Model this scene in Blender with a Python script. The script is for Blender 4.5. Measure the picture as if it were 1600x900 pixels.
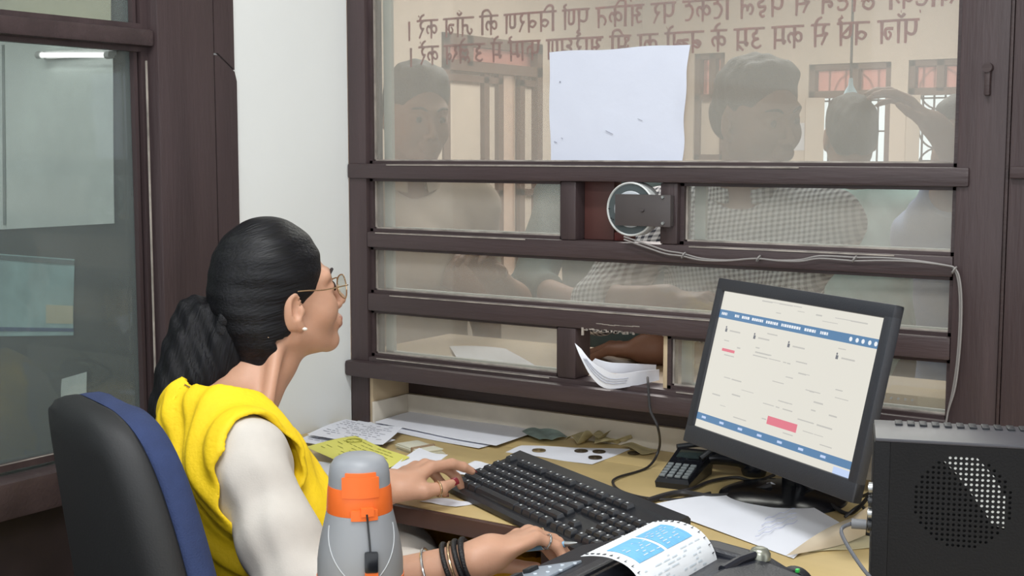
import bpy, bmesh, math, random
import numpy as np
from mathutils import Matrix, Vector
random.seed(7)
for o in list(bpy.data.objects):
    bpy.data.objects.remove(o)
S = bpy.context.scene
COL = S.collection
PI = math.pi

# ------------------------------------------------------------------ camera
F, YAW, PITCH, CZ = 2040.0, math.radians(33.7), math.atan(212 / 2040.0), 1.29
cam_d = bpy.data.cameras.new('camera')
cam = bpy.data.objects.new('camera', cam_d)
COL.objects.link(cam)
cam.location = (0, 0, CZ)
cam.rotation_euler = (PI / 2 - PITCH, 0, YAW)
cam_d.sensor_width = 36.0
cam_d.lens = 36.0 * F / 1600.0
cam_d.clip_start = 0.02
S.camera = cam

# ------------------------------------------------------------------ exposure, sky, lights
S.view_settings.view_transform = 'Standard'
S.view_settings.look = 'None'
S.view_settings.exposure = 0.0
S.view_settings.gamma = 1.0
S.view_settings.use_curve_mapping = False
world = bpy.data.worlds.new('sky')
S.world = world
world.use_nodes = True
wn = world.node_tree
bg = wn.nodes['Background']
bg.inputs['Color'].default_value = (0.93, 0.97, 1.0, 1)
bg.inputs['Strength'].default_value = 1.8


def area(name, loc, rot, sx, sy, power, col=(1, 1, 1)):
    d = bpy.data.lights.new(name, 'AREA')
    d.shape = 'RECTANGLE'
    d.size, d.size_y, d.energy, d.color = sx, sy, power, col
    o = bpy.data.objects.new(name, d)
    COL.objects.link(o)
    o.location, o.rotation_euler = loc, rot
    return o


area('office_tube_light_front', (-0.55, 0.85, 2.78), (0, 0, 0), 1.2, 0.25, 32, (0.97, 0.99, 1.0))
area('office_tube_light_rear', (0.2, -1.0, 2.78), (0, 0, 0), 1.2, 0.25, 54, (0.97, 0.99, 1.0))
area('hall_fill_near', (-2.2, 4.2, 3.1), (0, 0, 0), 2.4, 1.2, 125, (1.0, 0.95, 0.92))  # area lamp added to brighten the near hall, no fixture modelled
area('hall_fill_far', (-3.2, 8.2, 3.1), (0, 0, 0), 2.4, 1.2, 200, (1.0, 0.95, 0.92))  # likewise an added lamp, for the far half of the hall
area('side_room_fill', (-2.7, 0.6, 2.7), (0, 0, 0), 1.2, 0.3, 24, (0.95, 1.0, 0.97))  # unseen area lamp added to brighten the charts behind the left window


# ------------------------------------------------------------------ pixel -> place (1600 x 900 frame)
def ray(px, py):
    x, y = (px - 800) / F, (450 - py) / F
    h = math.cos(PITCH) + y * math.sin(PITCH)
    z = -math.sin(PITCH) + y * math.cos(PITCH)
    return Vector((x * math.cos(YAW) - h * math.sin(YAW), x * math.sin(YAW) + h * math.cos(YAW), z))


def on(axis, val, px, py):
    d = ray(px, py)
    t = (val - (CZ if axis == 2 else 0)) / d[axis]
    return Vector((0, 0, CZ)) + d * t


def onX(px, py, v): return on(0, v, px, py)
def onY(px, py, v): return on(1, v, px, py)
def onZ(px, py, v): return on(2, v, px, py)
def atD(px, py, D): return Vector((0, 0, CZ)) + ray(px, py) * D


# ------------------------------------------------------------------ materials
def lin(c):
    c = c / 255.0
    return c / 12.92 if c <= 0.04045 else ((c + 0.055) / 1.055) ** 2.4


def rgb(r, g, b): return (lin(r), lin(g), lin(b), 1.0)


def mat(name, col, rough=0.5, var=0.0, vscale=6.0, bump=0.0, bscale=60.0, metal=0.0, stretch=(1, 1, 1), col2=None,
        emit=None, estr=0.0, spec=0.5, sss=0.0, coat=0.0, alpha=None):
    m = bpy.data.materials.new(name)
    m.use_nodes = True
    nt = m.node_tree
    b = nt.nodes['Principled BSDF']
    b.inputs['Base Color'].default_value = col
    b.inputs['Roughness'].default_value = rough
    b.inputs['Metallic'].default_value = metal
    b.inputs['Specular IOR Level'].default_value = spec
    b.inputs['Coat Weight'].default_value = coat
    if sss:
        b.inputs['Subsurface Weight'].default_value = sss
        b.inputs['Subsurface Radius'].default_value = (0.012, 0.005, 0.003)
        b.inputs['Subsurface Scale'].default_value = 1.0
    if emit:
        b.inputs['Emission Color'].default_value = emit
        b.inputs['Emission Strength'].default_value = estr
    if var or bump or col2:
        tc = nt.nodes.new('ShaderNodeTexCoord')
        mp = nt.nodes.new('ShaderNodeMapping')
        mp.inputs['Scale'].default_value = stretch
        nt.links.new(tc.outputs['Object'], mp.inputs['Vector'])
    if var or col2:
        n = nt.nodes.new('ShaderNodeTexNoise')
        n.inputs['Scale'].default_value = vscale
        n.inputs['Detail'].default_value = 6
        nt.links.new(mp.outputs[0], n.inputs['Vector'])
        r = nt.nodes.new('ShaderNodeValToRGB')
        r.color_ramp.elements[0].position = 0.32
        r.color_ramp.elements[1].position = 0.68
        if col2:
            r.color_ramp.elements[0].color = col2
            r.color_ramp.elements[1].color = col
        else:
            r.color_ramp.elements[0].color = tuple(max(0, c * (1 - var)) for c in col[:3]) + (1,)
            r.color_ramp.elements[1].color = tuple(min(1, c * (1 + var)) for c in col[:3]) + (1,)
        nt.links.new(n.outputs['Fac'], r.inputs[0])
        nt.links.new(r.outputs[0], b.inputs['Base Color'])
    if bump:
        n2 = nt.nodes.new('ShaderNodeTexNoise')
        n2.inputs['Scale'].default_value = bscale
        n2.inputs['Detail'].default_value = 4
        nt.links.new(mp.outputs[0], n2.inputs['Vector'])
        bp = nt.nodes.new('ShaderNodeBump')
        bp.inputs['Strength'].default_value = bump
        bp.inputs['Distance'].default_value = 0.004
        nt.links.new(n2.outputs['Fac'], bp.inputs['Height'])
        nt.links.new(bp.outputs[0], b.inputs['Normal'])
    return m


def glass_mat(name, dust, amount, spec=0.06, scale=5.0):
    """clear pane under an uneven film of dust"""
    m = bpy.data.materials.new(name)
    m.use_nodes = True
    nt = m.node_tree
    for n in list(nt.nodes):
        nt.nodes.remove(n)
    L = nt.links.new
    out = nt.nodes.new('ShaderNodeOutputMaterial')
    tr = nt.nodes.new('ShaderNodeBsdfTransparent')
    tr.inputs[0].default_value = (0.93, 0.96, 0.94, 1)
    df = nt.nodes.new('ShaderNodeBsdfDiffuse')
    df.inputs[0].default_value = dust
    tl = nt.nodes.new('ShaderNodeBsdfTranslucent')
    tl.inputs[0].default_value = dust
    dm = nt.nodes.new('ShaderNodeMixShader')
    dm.inputs[0].default_value = 0.4
    L(df.outputs[0], dm.inputs[1]); L(tl.outputs[0], dm.inputs[2])
    tc = nt.nodes.new('ShaderNodeTexCoord')
    n1 = nt.nodes.new('ShaderNodeTexNoise'); n1.inputs['Scale'].default_value = scale; n1.inputs['Detail'].default_value = 8
    n1.inputs['Roughness'].default_value = 0.6
    mp = nt.nodes.new('ShaderNodeMapping'); mp.inputs['Scale'].default_value = (1, 1, 0.55)
    L(tc.outputs['Object'], mp.inputs[0]); L(mp.outputs[0], n1.inputs[0])
    mr = nt.nodes.new('ShaderNodeMapRange')
    mr.inputs['From Min'].default_value = 0.3; mr.inputs['From Max'].default_value = 0.7
    mr.inputs['To Min'].default_value = amount * 0.8; mr.inputs['To Max'].default_value = amount * 1.2
    L(n1.outputs['Fac'], mr.inputs['Value'])
    mx = nt.nodes.new('ShaderNodeMixShader')
    L(mr.outputs[0], mx.inputs[0]); L(tr.outputs[0], mx.inputs[1]); L(dm.outputs[0], mx.inputs[2])
    gl = nt.nodes.new('ShaderNodeBsdfGlossy'); gl.inputs['Roughness'].default_value = 0.04
    m2 = nt.nodes.new('ShaderNodeMixShader'); m2.inputs[0].default_value = spec
    L(mx.outputs[0], m2.inputs[1]); L(gl.outputs[0], m2.inputs[2])
    L(m2.outputs[0], out.inputs[0])
    return m


# ------------------------------------------------------------------ mesh builder
def smooth_path(pts, n=6, closed=False):
    pts = [Vector(p) for p in pts]
    out = []
    N = len(pts)
    segs = N if closed else N - 1
    for i in range(segs):
        g = lambda k: pts[k % N] if closed else pts[max(0, min(N - 1, k))]
        p0, p1, p2, p3 = g(i - 1), g(i), g(i + 1), g(i + 2)
        for j in range(n):
            t = j / n
            out.append(0.5 * ((2 * p1) + (p2 - p0) * t + (2 * p0 - 5 * p1 + 4 * p2 - p3) * t * t
                              + (3 * p1 - p0 - 3 * p2 + p3) * t ** 3))
    if not closed:
        out.append(pts[-1])
    return out


class MB:
    def __init__(self):
        self.bm = bmesh.new()

    def box(self, c, s, R=None, bevel=0.0, seg=2):
        M = Matrix.Translation(Vector(c)) @ (R.to_4x4() if R else Matrix.Identity(4))
        r = bmesh.ops.create_cube(self.bm, size=1.0, matrix=M @ Matrix.Diagonal((s[0], s[1], s[2], 1)))
        if bevel:
            es = list({e for v in r['verts'] for e in v.link_edges})
            bmesh.ops.bevel(self.bm, geom=es, offset=bevel, segments=seg, affect='EDGES', profile=0.6)
        return self

    def span(self, lo, hi, bevel=0.0, seg=2):
        lo, hi = Vector(lo), Vector(hi)
        return self.box((lo + hi) / 2, hi - lo, None, bevel, seg)

    def loft(self, rings, cap=True, closed=True):
        vs = [[self.bm.verts.new(p) for p in r] for r in rings]
        n = len(rings[0])
        for a, b in zip(vs, vs[1:]):
            for i in range(n if closed else n - 1):
                j = (i + 1) % n
                try: self.bm.faces.new((a[i], a[j], b[j], b[i]))
                except ValueError: pass
        if cap and closed:
            self.bm.faces.new(list(reversed(vs[0])))
            self.bm.faces.new(vs[-1])
        return self

    def tube(self, pts, r, n=10, smooth=0, cap=True, closed=False):
        if smooth:
            if isinstance(r, (list, tuple)):
                rr = []
                for a, b in zip(r, r[1:]):
                    rr += [a + (b - a) * k / smooth for k in range(smooth)]
                r = rr + [r[-1]]
            pts = smooth_path(pts, smooth, closed)
        pts = [Vector(p) for p in pts]
        N = len(pts)
        if not isinstance(r, (list, tuple)):
            r = [r] * N
        up = None
        rings = []
        for i, p in enumerate(pts):
            if closed:
                t = pts[(i + 1) % N] - pts[i - 1]
            else:
                t = pts[min(N - 1, i + 1)] - pts[max(0, i - 1)]
            t.normalize()
            if up is None:
                up = Vector((0, 0, 1)) if abs(t.z) < 0.9 else Vector((0, 1, 0))
            a = t.cross(up)
            if a.length < 1e-6:
                a = t.orthogonal()
            a.normalize()
            up = a.cross(t).normalized()
            rings.append([p + (a * math.cos(2 * PI * k / n) + up * math.sin(2 * PI * k / n)) * r[i] for k in range(n)])
        if closed:
            rings.append(rings[0])
            return self.loft(rings, cap=False)
        return self.loft(rings, cap=cap)

    def cyl(self, a, b, r, r2=None, n=24, cap=True):
        return self.tube([a, b], [r, r if r2 is None else r2], n, cap=cap)

    def lathe(self, prof, c=(0, 0, 0), n=48, axis=None, cap=True):
        c = Vector(c)
        R = axis or Matrix.Identity(3)
        rings = []
        for (r, z) in prof:
            rings.append([c + R @ Vector((r * math.cos(2 * PI * k / n), r * math.sin(2 * PI * k / n), z)) for k in range(n)])
        return self.loft(rings, cap=cap)

    def prism(self, poly, d):
        """poly: list of 3D points in a plane, d: extrusion vector"""
        poly = [Vector(p) for p in poly]
        d = Vector(d)
        a = [self.bm.verts.new(p) for p in poly]
        b = [self.bm.verts.new(p + d) for p in poly]
        n = len(poly)
        self.bm.faces.new(a)
        self.bm.faces.new(list(reversed(b)))
        for i in range(n):
            j = (i + 1) % n
            self.bm.faces.new((a[j], a[i], b[i], b[j]))
        return self

    def sheet(self, fn, nu, nv, th=0.0003):
        """curved sheet with a thickness: fn(u,v) -> point"""
        g = [[Vector(fn(i / nu, j / nv)) for j in range(nv + 1)] for i in range(nu + 1)]
        nn = [[None] * (nv + 1) for _ in range(nu + 1)]
        for i in range(nu + 1):
            for j in range(nv + 1):
                du = g[min(nu, i + 1)][j] - g[max(0, i - 1)][j]
                dv = g[i][min(nv, j + 1)] - g[i][max(0, j - 1)]
                nn[i][j] = du.cross(dv).normalized()
        A = [[self.bm.verts.new(g[i][j] + nn[i][j] * th / 2) for j in range(nv + 1)] for i in range(nu + 1)]
        B = [[self.bm.verts.new(g[i][j] - nn[i][j] * th / 2) for j in range(nv + 1)] for i in range(nu + 1)]
        f = self.bm.faces.new
        for i in range(nu):
            for j in range(nv):
                f((A[i][j], A[i + 1][j], A[i + 1][j + 1], A[i][j + 1]))
                f((B[i][j], B[i][j + 1], B[i + 1][j + 1], B[i + 1][j]))
        for i in range(nu):
            f((A[i + 1][0], A[i][0], B[i][0], B[i + 1][0]))
            f((A[i][nv], A[i + 1][nv], B[i + 1][nv], B[i][nv]))
        for j in range(nv):
            f((A[0][j], A[0][j + 1], B[0][j + 1], B[0][j]))
            f((A[nu][j + 1], A[nu][j], B[nu][j], B[nu][j + 1]))
        return self

    def xf(self, M):
        bmesh.ops.transform(self.bm, matrix=M, verts=self.bm.verts)
        return self

    def build(self, name, material, parent=None, smooth=True, world=False, angle=35):
        bmesh.ops.recalc_face_normals(self.bm, faces=self.bm.faces)
        me = bpy.data.meshes.new(name)
        self.bm.to_mesh(me)
        self.bm.free()
        return link(name, me, material, parent, smooth, world, angle)


def root_matrix(o):
    return Matrix.Translation(o.location) @ o.rotation_euler.to_matrix().to_4x4()


def link(name, me, material, parent=None, smooth=True, world=False, angle=35):
    o = bpy.data.objects.new(name, me)
    COL.objects.link(o)
    for m in (material if isinstance(material, (list, tuple)) else [material]):
        me.materials.append(m)
    if smooth:
        for p in me.polygons:
            p.use_smooth = True
        if angle:
            me.set_sharp_from_angle(angle=math.radians(angle))
    if parent:
        o.parent = parent
        if world:          # the mesh was built in room coordinates
            M = root_matrix(parent)
            q = parent.parent
            while q:
                M = root_matrix(q) @ M
                q = q.parent
            o.matrix_parent_inverse = M.inverted()
    return o


def tag(o, label=None, cat=None, group=None, kind=None):
    if label: o['label'] = label
    if cat: o['category'] = cat
    if group: o['group'] = group
    if kind: o['kind'] = kind
    return o


def thing(name, label, cat, loc=(0, 0, 0), rz=0.0, group=None):
    o = bpy.data.objects.new(name, None)
    COL.objects.link(o)
    o.location, o.rotation_euler = loc, (0, 0, rz)
    o.empty_display_size = 0.05
    return tag(o, label, cat, group)


def struct(o):
    o['kind'] = 'structure'
    return o


def group_root(name):
    o = bpy.data.objects.new(name, None)
    COL.objects.link(o)
    o['kind'] = 'structure'
    return o


def dup(root, loc=None, rz=None, label=None):
    r = root.copy(); COL.objects.link(r)
    if loc is not None: r.location = loc
    if rz is not None: r.rotation_euler = (0, 0, rz)
    if label: r['label'] = label
    for ch in list(root.children):
        c = ch.copy(); COL.objects.link(c); c.parent = r
        for g in list(ch.children):
            d = g.copy(); COL.objects.link(d); d.parent = c
    return r


WOOD = mat('dark_stained_wood', rgb(66, 54, 55), 0.42, 0.22, 3.0, 0.25, 30, stretch=(6, 6, 0.6), spec=0.4)
WOODH = mat('dark_stained_wood_rail', rgb(66, 54, 55), 0.42, 0.22, 3.0, 0.25, 30, stretch=(0.6, 6, 6), spec=0.4)
WOODD = mat('deep_brown_panel', rgb(52, 38, 38), 0.5, 0.25, 3.0, 0.2, 30, stretch=(0.8, 5, 5))
WHITE = mat('white_emulsion', rgb(231, 233, 231), 0.75, 0.025, 2.5, 0.12, 25)
PUTTY = mat('pale_putty', rgb(150, 142, 134), 0.7, 0.35, 30)
GLASS = glass_mat('dusty_glass', (0.52, 0.49, 0.45, 1), 0.33, 0.035)
GLASSL = glass_mat('dusty_side_glass', (0.26, 0.29, 0.29, 1), 0.30, 0.05)
CREAM = mat('cream_wall_paint', rgb(222, 206, 190), 0.8, 0.04, 1.0)
CREAMB = mat('beige_board', rgb(190, 170, 140), 0.6, 0.12, 4.0, stretch=(1, 1, 3))
FLOORM = mat('terrazzo_floor', rgb(120, 112, 104), 0.45, 0.15, 40)
CEIL = mat('ceiling_paint', rgb(232, 232, 228), 0.85)
STEEL = mat('galvanised_metal', rgb(170, 172, 172), 0.35, metal=0.9)
BLACKP = mat('black_plastic', rgb(34, 36, 40), 0.45, bump=0.15, bscale=300)
BLACKG = mat('glossy_black_plastic', rgb(22, 24, 30), 0.2)
PAPER = mat('white_paper', rgb(228, 230, 238), 0.7, 0.02, 8)
# ------------------------------------------------------------------ the office shell
PY = 1.98            # front face of the wooden counter partition
WX = -1.71           # face of the left wall
MB().span((-8, -3, -0.1), (4, 12, 0)).build('floor', FLOORM, smooth=False)['kind'] = 'structure'
MB().span((-6, -3, 2.8), (2.6, PY + 0.06, 2.9)).build('ceiling', CEIL, smooth=False)['kind'] = 'structure'

# left wall: plastered strip, dado of dark panelling under the window
w = MB()
w.span((WX - 0.12, 1.62, 0), (WX, PY, 2.8))
w.span((WX - 0.12, -3, 2.25), (WX, 1.62, 2.8))
struct(w.build('wall_left', WHITE, smooth=False))
w = MB().span((WX - 0.05, -1.2, 0), (WX, 1.5, 0.742))
for y in (-0.8, -0.1, 0.6, 1.3):
    w.span((WX - 0.01, y, 0.08), (WX + 0.012, y + 0.06, 0.70), 0.004)
struct(w.build('trim_1', mat('near_black_panelling', rgb(38, 29, 29), 0.55, 0.25, 3.0, stretch=(.8, 5, 5)), smooth=False))

# left window
W1 = group_root('window_1')
fr = MB()
X0 = WX - 0.06
fr.span((X0, 1.492, 0), (WX + 0.012, 1.618, 2.3), 0.004)                 # wide post
fr.build('post', WOOD, W1)
st = MB()
x1 = WX + 0.006
st.prism([(x1, 1.624, 2.3), (x1, 1.671, 2.3), (x1, 1.671, 1.435), (x1, 1.632, 1.462), (x1, 1.624, 1.462)], (-0.05, 0, 0))
st.prism([(x1, 1.624, 1.458), (x1, 1.632, 1.458), (x1, 1.6712, 1.4315), (x1, 1.676, 1.415), (x1, 1.672, 0), (x1, 1.624, 0)], (-0.05, 0, 0))
st.build('cover_strip', WOOD, W1, smooth=False)
MB().span((X0, -1.2, 0.742), (WX + 0.03, 1.492, 0.80), 0.008).build('sill', WOODH, W1)
MB().span((X0, -1.2, 1.463), (WX + 0.008, 1.490, 1.491), 0.006).build('transom', WOODH, W1)
b = MB()
for (z0, z1) in ((0.806, 1.463), (1.491, 2.25)):
    b.span((WX - 0.028, 1.478, z0), (WX - 0.012, 1.492, z1))
    b.span((WX - 0.028, 1.467, z0), (WX - 0.018, 1.474, z1))
    b.span((WX - 0.026, -1.2, z0), (WX - 0.012, 1.478, z0 + 0.010))
    b.span((WX - 0.026, -1.2, z1 - 0.008), (WX - 0.012, 1.478, z1))
b.build('glazing_bead', WOOD, W1, smooth=False)
b = MB()
b.span((WX - 0.0175, -1.2, 0.814), (WX - 0.0145, 1.478, 0.8165))
b.span((WX + 0.0, 1.4755, 0.9), (WX + 0.003, 1.4775, 1.44))
b.build('putty_line', PUTTY, W1, smooth=False)
MB().span((WX - 0.032, -1.2, 0.80), (WX - 0.029, 1.485, 1.47)).build('glass_pane', GLASSL, W1, smooth=False)
MB().span((WX - 0.032, -1.2, 1.485), (WX - 0.029, 1.485, 2.26)).build('glass_pane', GLASSL, W1, smooth=False)

# the dim room beyond the left window
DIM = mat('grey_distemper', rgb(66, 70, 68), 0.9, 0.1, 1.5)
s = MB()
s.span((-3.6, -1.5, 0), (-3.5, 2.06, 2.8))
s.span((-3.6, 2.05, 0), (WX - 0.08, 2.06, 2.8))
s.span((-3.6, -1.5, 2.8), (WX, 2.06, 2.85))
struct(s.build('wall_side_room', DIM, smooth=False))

# ------------------------------------------------------------------ counter partition: joinery
WF = group_root('wall_front')
D0, D1 = PY, PY + 0.055
def part(name, lo, hi, m=WOODH, bev=0.004):
    return MB().span(lo, hi, bev).build(name, m, WF)
XL, XR = -1.665, -0.530
part('stile', (WX, D0, 0), (XL, D1, 2.8), WOOD)
part('stile', (XR, D0, 0), (-0.460, D1, 2.8), WOOD)
part('rail', (WX + 0.002, D0 - 0.006, 1.239), (XR + 0.02, D1, 1.268))
part('rail', (XL, D0, 1.104), (XR, D1, 1.135))
part('rail', (XL, D0, 0.978), (XR, D1, 1.013))
part('rail', (XL, D0, 0.842), (XR, D1, 0.886))
struct(MB().span((WX + .001, D0 - 0.022, 0.846), (-0.46, D0 - 0.0002, 0.878), .007).build('trim_4', WOODH))
part('mullion', (-1.218, D0 + 0.001, 1.135), (-1.186, D1, 1.239), WOOD)
part('mullion', (-1.020, D0 + 0.001, 1.135), (-0.987, D1, 1.239), WOOD)
part('mullion', (-1.224, D0 + 0.001, 0.886), (-1.185, D1, 0.978), WOOD)
part('mullion', (-1.016, D0 + 0.012, 0.886), (-1.008, D1, 0.978), CREAMB, 0.001)
part('top_rail', (XL, D0, 1.95), (XR, D1, 2.0))
# boarded door leaf to the right of the glazing
part('board', (-0.454, D0 - 0.004, 0), (0.75, D1, 2.8), WOOD)
part('board_rail', (-0.452, D0 - 0.012, 1.252), (0.75, D0, 1.270))
part('cover_strip', (-0.459, D0 - 0.004, 0), (-0.4545, D0 + 0.02, 2.8), WOODD, 0.001)
lt = MB().span((-0.492, D0 - 0.010, 1.372), (-0.484, D0 + 0.002, 1.412), 0.002)
lt.cyl((-0.488, D0 - 0.012, 1.412), (-0.488, D0 + 0.001, 1.412), 0.007, n=14)
lt.build('latch', WOODD, WF)
# lined recess under the glazing
part('back_panel', (XL, 2.10, 0.45), (-0.46, 2.12, 0.85), WOODD)
part('side_panel', (XL - 0.03, D1 - 0.05, 0.75), (XL + 0.008, 2.10, 0.846), CREAMB, 0.001)
LEDGE = mat('off_white_skirting', rgb(206, 198, 184), 0.6, 0.10, 12)
sk = MB()
sk.span((XL + 0.008, 2.088, 0.75), (-0.5, 2.10, 0.795), 0.002)
sk.span((XL + 0.008, 1.981, 0.75), (XL + 0.014, 2.09, 0.795), 0.001)
struct(sk.build('baseboard_front', LEDGE))
# scrape of bare wood over the pass-through and worn putty edges
wear = MB()
for k in range(26):
    x = -1.166 + 0.10 * (k / 25) + random.uniform(-.003, .003)
    wear.box((x, D0 + 0.0005, 0.9775 + random.uniform(-.001, .002)), (random.uniform(.003, .008), 0.002, random.uniform(.001, .005)))
for k in range(7):
    wear.box((-1.135 + .012 * k, D0 - 0.0002, 0.990 + random.uniform(-.001, .001)), (.014, .001, .0012))
wear.box((-1.170, D0 + 0.0005, 0.974), (0.004, 0.003, 0.014))
wear.build('chipped_edge', PUTTY, WF, smooth=False)

# ------------------------------------------------------------------ panes
panes = [(XL, XR, 1.268, 1.95), (XL, -1.218, 1.135, 1.239), (-0.987, XR, 1.135, 1.239),
         (XL, XR, 1.013, 1.104), (XL, -1.224, 0.886, 0.978), (-1.008, XR, 0.886, 0.978)]
GY = PY + 0.022
for i, (a, b_, z0, z1) in enumerate(panes):
    W = group_root('window_%d' % (i + 2))
    MB().span((a - 0.004, GY, z0 - 0.004), (b_ + 0.004, GY + 0.004, z1 + 0.004)).build('glass_pane', GLASS, W, smooth=False)
    bd = MB()
    e = 0.007
    bd.span((a, GY - 0.010, z0), (a + e, GY, z1)); bd.span((b_ - e, GY - 0.010, z0), (b_, GY, z1))
    bd.span((a, GY - 0.010, z1 - e * .8), (b_, GY, z1)); bd.span((a, GY - 0.010, z0), (b_, GY, z0 + e * .8))
    bd.build('glazing_bead', WOODH, W, smooth=False)
    pt = MB()
    pt.span((a + e, GY - 0.003, z0 + e * .8), (a + e + .003, GY, z1 - e * .8)); pt.span((b_ - e - .002, GY - 0.003, z0 + e * .8), (b_ - e, GY, z1 - e * .8))
    pt.span((a + e, GY - 0.003, z0 + e * .8), (b_ - e, GY, z0 + e * .8 + .0025))
    n = 1
    pt.span((a + (b_ - a) * .05, PY - 0.0075 if i == 0 else PY - 0.0012, z0 - .0032), (b_ - (b_ - a) * random.uniform(.02, .3), PY, z0 - .0012))
    pt.build('putty_line', PUTTY, W, smooth=False)
    # pale strips imitating the stile edge reflected in the glass
    of = MB()
    of.span((a + .012, D1 - .012, z0), (a + .032, D1 - .004, z1))
    of.span((a + .012, D1 - .012, z0), (b_, D1 - .004, z0 + .008))
    of.build('edge_reflection', mat('pale_edge_reflection_%d' % i, rgb(196, 200, 196), 0.7), W, smooth=False)

# public counter slab outside the glass
struct(MB().span((-1.79, D1, 0.835), (0.75, 2.42, 0.872), 0.006).build('trim_2', CREAMB))
struct(MB().span((-1.79, 2.16, 0), (0.75, 2.20, 0.835)).build('wall_counter_outside', CREAM, smooth=False))

# ------------------------------------------------------------------ public hall
HX, HY = -5.87, 11.0
def hall_wall(name, boxes, m=CREAM):
    b = MB()
    for lo, hi in boxes: b.span(lo, hi)
    return struct(b.build(name, m, smooth=False))
def px_far(px, py): return onY(px, py, HY)
def px_left(px, py): return onX(px, py, HX)
# far wall: three barred windows
wins = []
for (a, b_, t, bt) in ((1085, 1130, 84, 250), (1264, 1386, 101, 330), (1420, 1500, 94, 330)):
    p, q = px_far(a, t), px_far(b_, bt)
    wins.append((p.x, q.x, max(q.z, 0.75), p.z))
bx, prev = [], HX - 0.2
for (a, b_, z0, z1) in wins:
    bx.append(((prev, HY, 0), (a, HY + 0.2, 3.3)))
    bx.append(((a, HY, 0), (b_, HY + 0.2, z0))); bx.append(((a, HY, z1), (b_, HY + 0.2, 3.3)))
    prev = b_
bx.append(((prev, HY, 0), (4, HY + 0.2, 3.3)))
hall_wall('wall_hall_back', bx)
# left wall with a tall doorway
dl, dr = px_left(690, 50), px_left(845, 118)
bx = [((HX - 0.2, 2.06, 0), (HX, dl.y, 3.3)), ((HX - 0.2, dl.y, dl.z), (HX, dr.y, 3.3)), ((HX - 0.2, dr.y, 0), (HX, HY + 0.2, 3.3))]
hall_wall('wall_hall_left', bx)
struct(MB().span((HX - 0.2, PY + 0.06, 3.3), (4, HY + 0.2, 3.4)).build('ceiling_hall', CEIL, smooth=False))
hall_wall('wall_hall_right', [((3.6, PY + 0.06, 0), (3.8, HY, 3.3))])
hall_wall('wall_hall_near', [((HX, 2.06, 0), (-1.80, 2.16, 3.3)), ((-1.9, PY + .056, 2.8), (4, PY + .156, 3.3)), ((.75, PY + .056, 0), (4, PY + .156, 2.8))])
HF = mat('brown_window_frame', rgb(110, 84, 72), 0.6)
PINK = mat('red_tinted_pane', rgb(214, 150, 138), 0.5, 0.2, 20, emit=None)
PK = bpy.data.materials.new('backlit_red_pane'); PK.use_nodes = True
_b = PK.node_tree.nodes['Principled BSDF']
_b.inputs['Base Color'].default_value = rgb(225, 150, 135); _b.inputs['Transmission Weight'].default_value = 0.8; _b.inputs['Roughness'].default_value = 0.5
FROST = bpy.data.materials.new('gap_dimming_glass'); FROST.use_nodes = True
_b = FROST.node_tree.nodes['Principled BSDF']
_b.inputs['Base Color'].default_value = rgb(236, 206, 186); _b.inputs['Transmission Weight'].default_value = 0.75; _b.inputs['Roughness'].default_value = 0.6
GRILLE = mat('window_grille', rgb(96, 82, 78), 0.5)
for i, (a, b_, z0, z1) in enumerate(wins):
    W = group_root('window_%d' % (i + 8))
    f = MB(); e = 0.05
    zt = z1 - (0.26 if i else .4)
    f.span((a, HY + .02, z0), (a + e, HY + .12, z1)); f.span((b_ - e, HY + .02, z0), (b_, HY + .12, z1))
    f.span((a, HY + .02, z1 - e), (b_, HY + .12, z1)); f.span((a, HY + .02, z0), (b_, HY + .12, z0 + e))
    f.span((a, HY + .02, zt - .03), (b_, HY + .12, zt + .03))
    m = a + (b_ - a) * .56
    f.span((m - .03, HY + .02, zt), (m + .03, HY + .12, z1))
    f.build('window_frame', HF, W, smooth=False)
    MB().span((a + e, HY + .10, zt + .03), (b_ - e, HY + .106, z1 - e)).build('fanlight_pane', PK, W, smooth=False)
    if i:
        s = MB()
        sw = .16 if i == 1 else .11
        s.box((a + e * .5 + sw * .38, HY - .06, (z0 + zt) / 2), (sw, .03, zt - z0 - .06), Matrix.Rotation(math.radians(30), 3, 'Z'))
        s.build('shutter', CREAM, W, smooth=False)
    else:
        MB().span((a + e, HY + .06, z0 + e), (b_ - e, HY + .09, zt - .03)).build('shutter', CREAM, W, smooth=False)
    g = MB()
    nb = 5
    for k in range(1, nb):
        x = a + (b_ - a) * k / nb
        g.cyl((x, HY + .13, z0), (x, HY + .13, z1), .009, n=6)
    for zz in np.linspace(z0 + .15, z1 - .05, 5):
        g.cyl((a, HY + .13, zz), (b_, HY + .13, zz), .008, n=6)
    for k in range(3):
        c = ((a + b_) / 2, HY + .135, z0 + .35 + k * .33)
        g.tube([(c[0] + .17 * math.cos(t), c[1], c[2] + .17 * math.sin(t)) for t in np.linspace(0, 2 * PI, 24, endpoint=False)], .008, 6, closed=True)
    g.build('grille', GRILLE, W, smooth=False)
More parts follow.
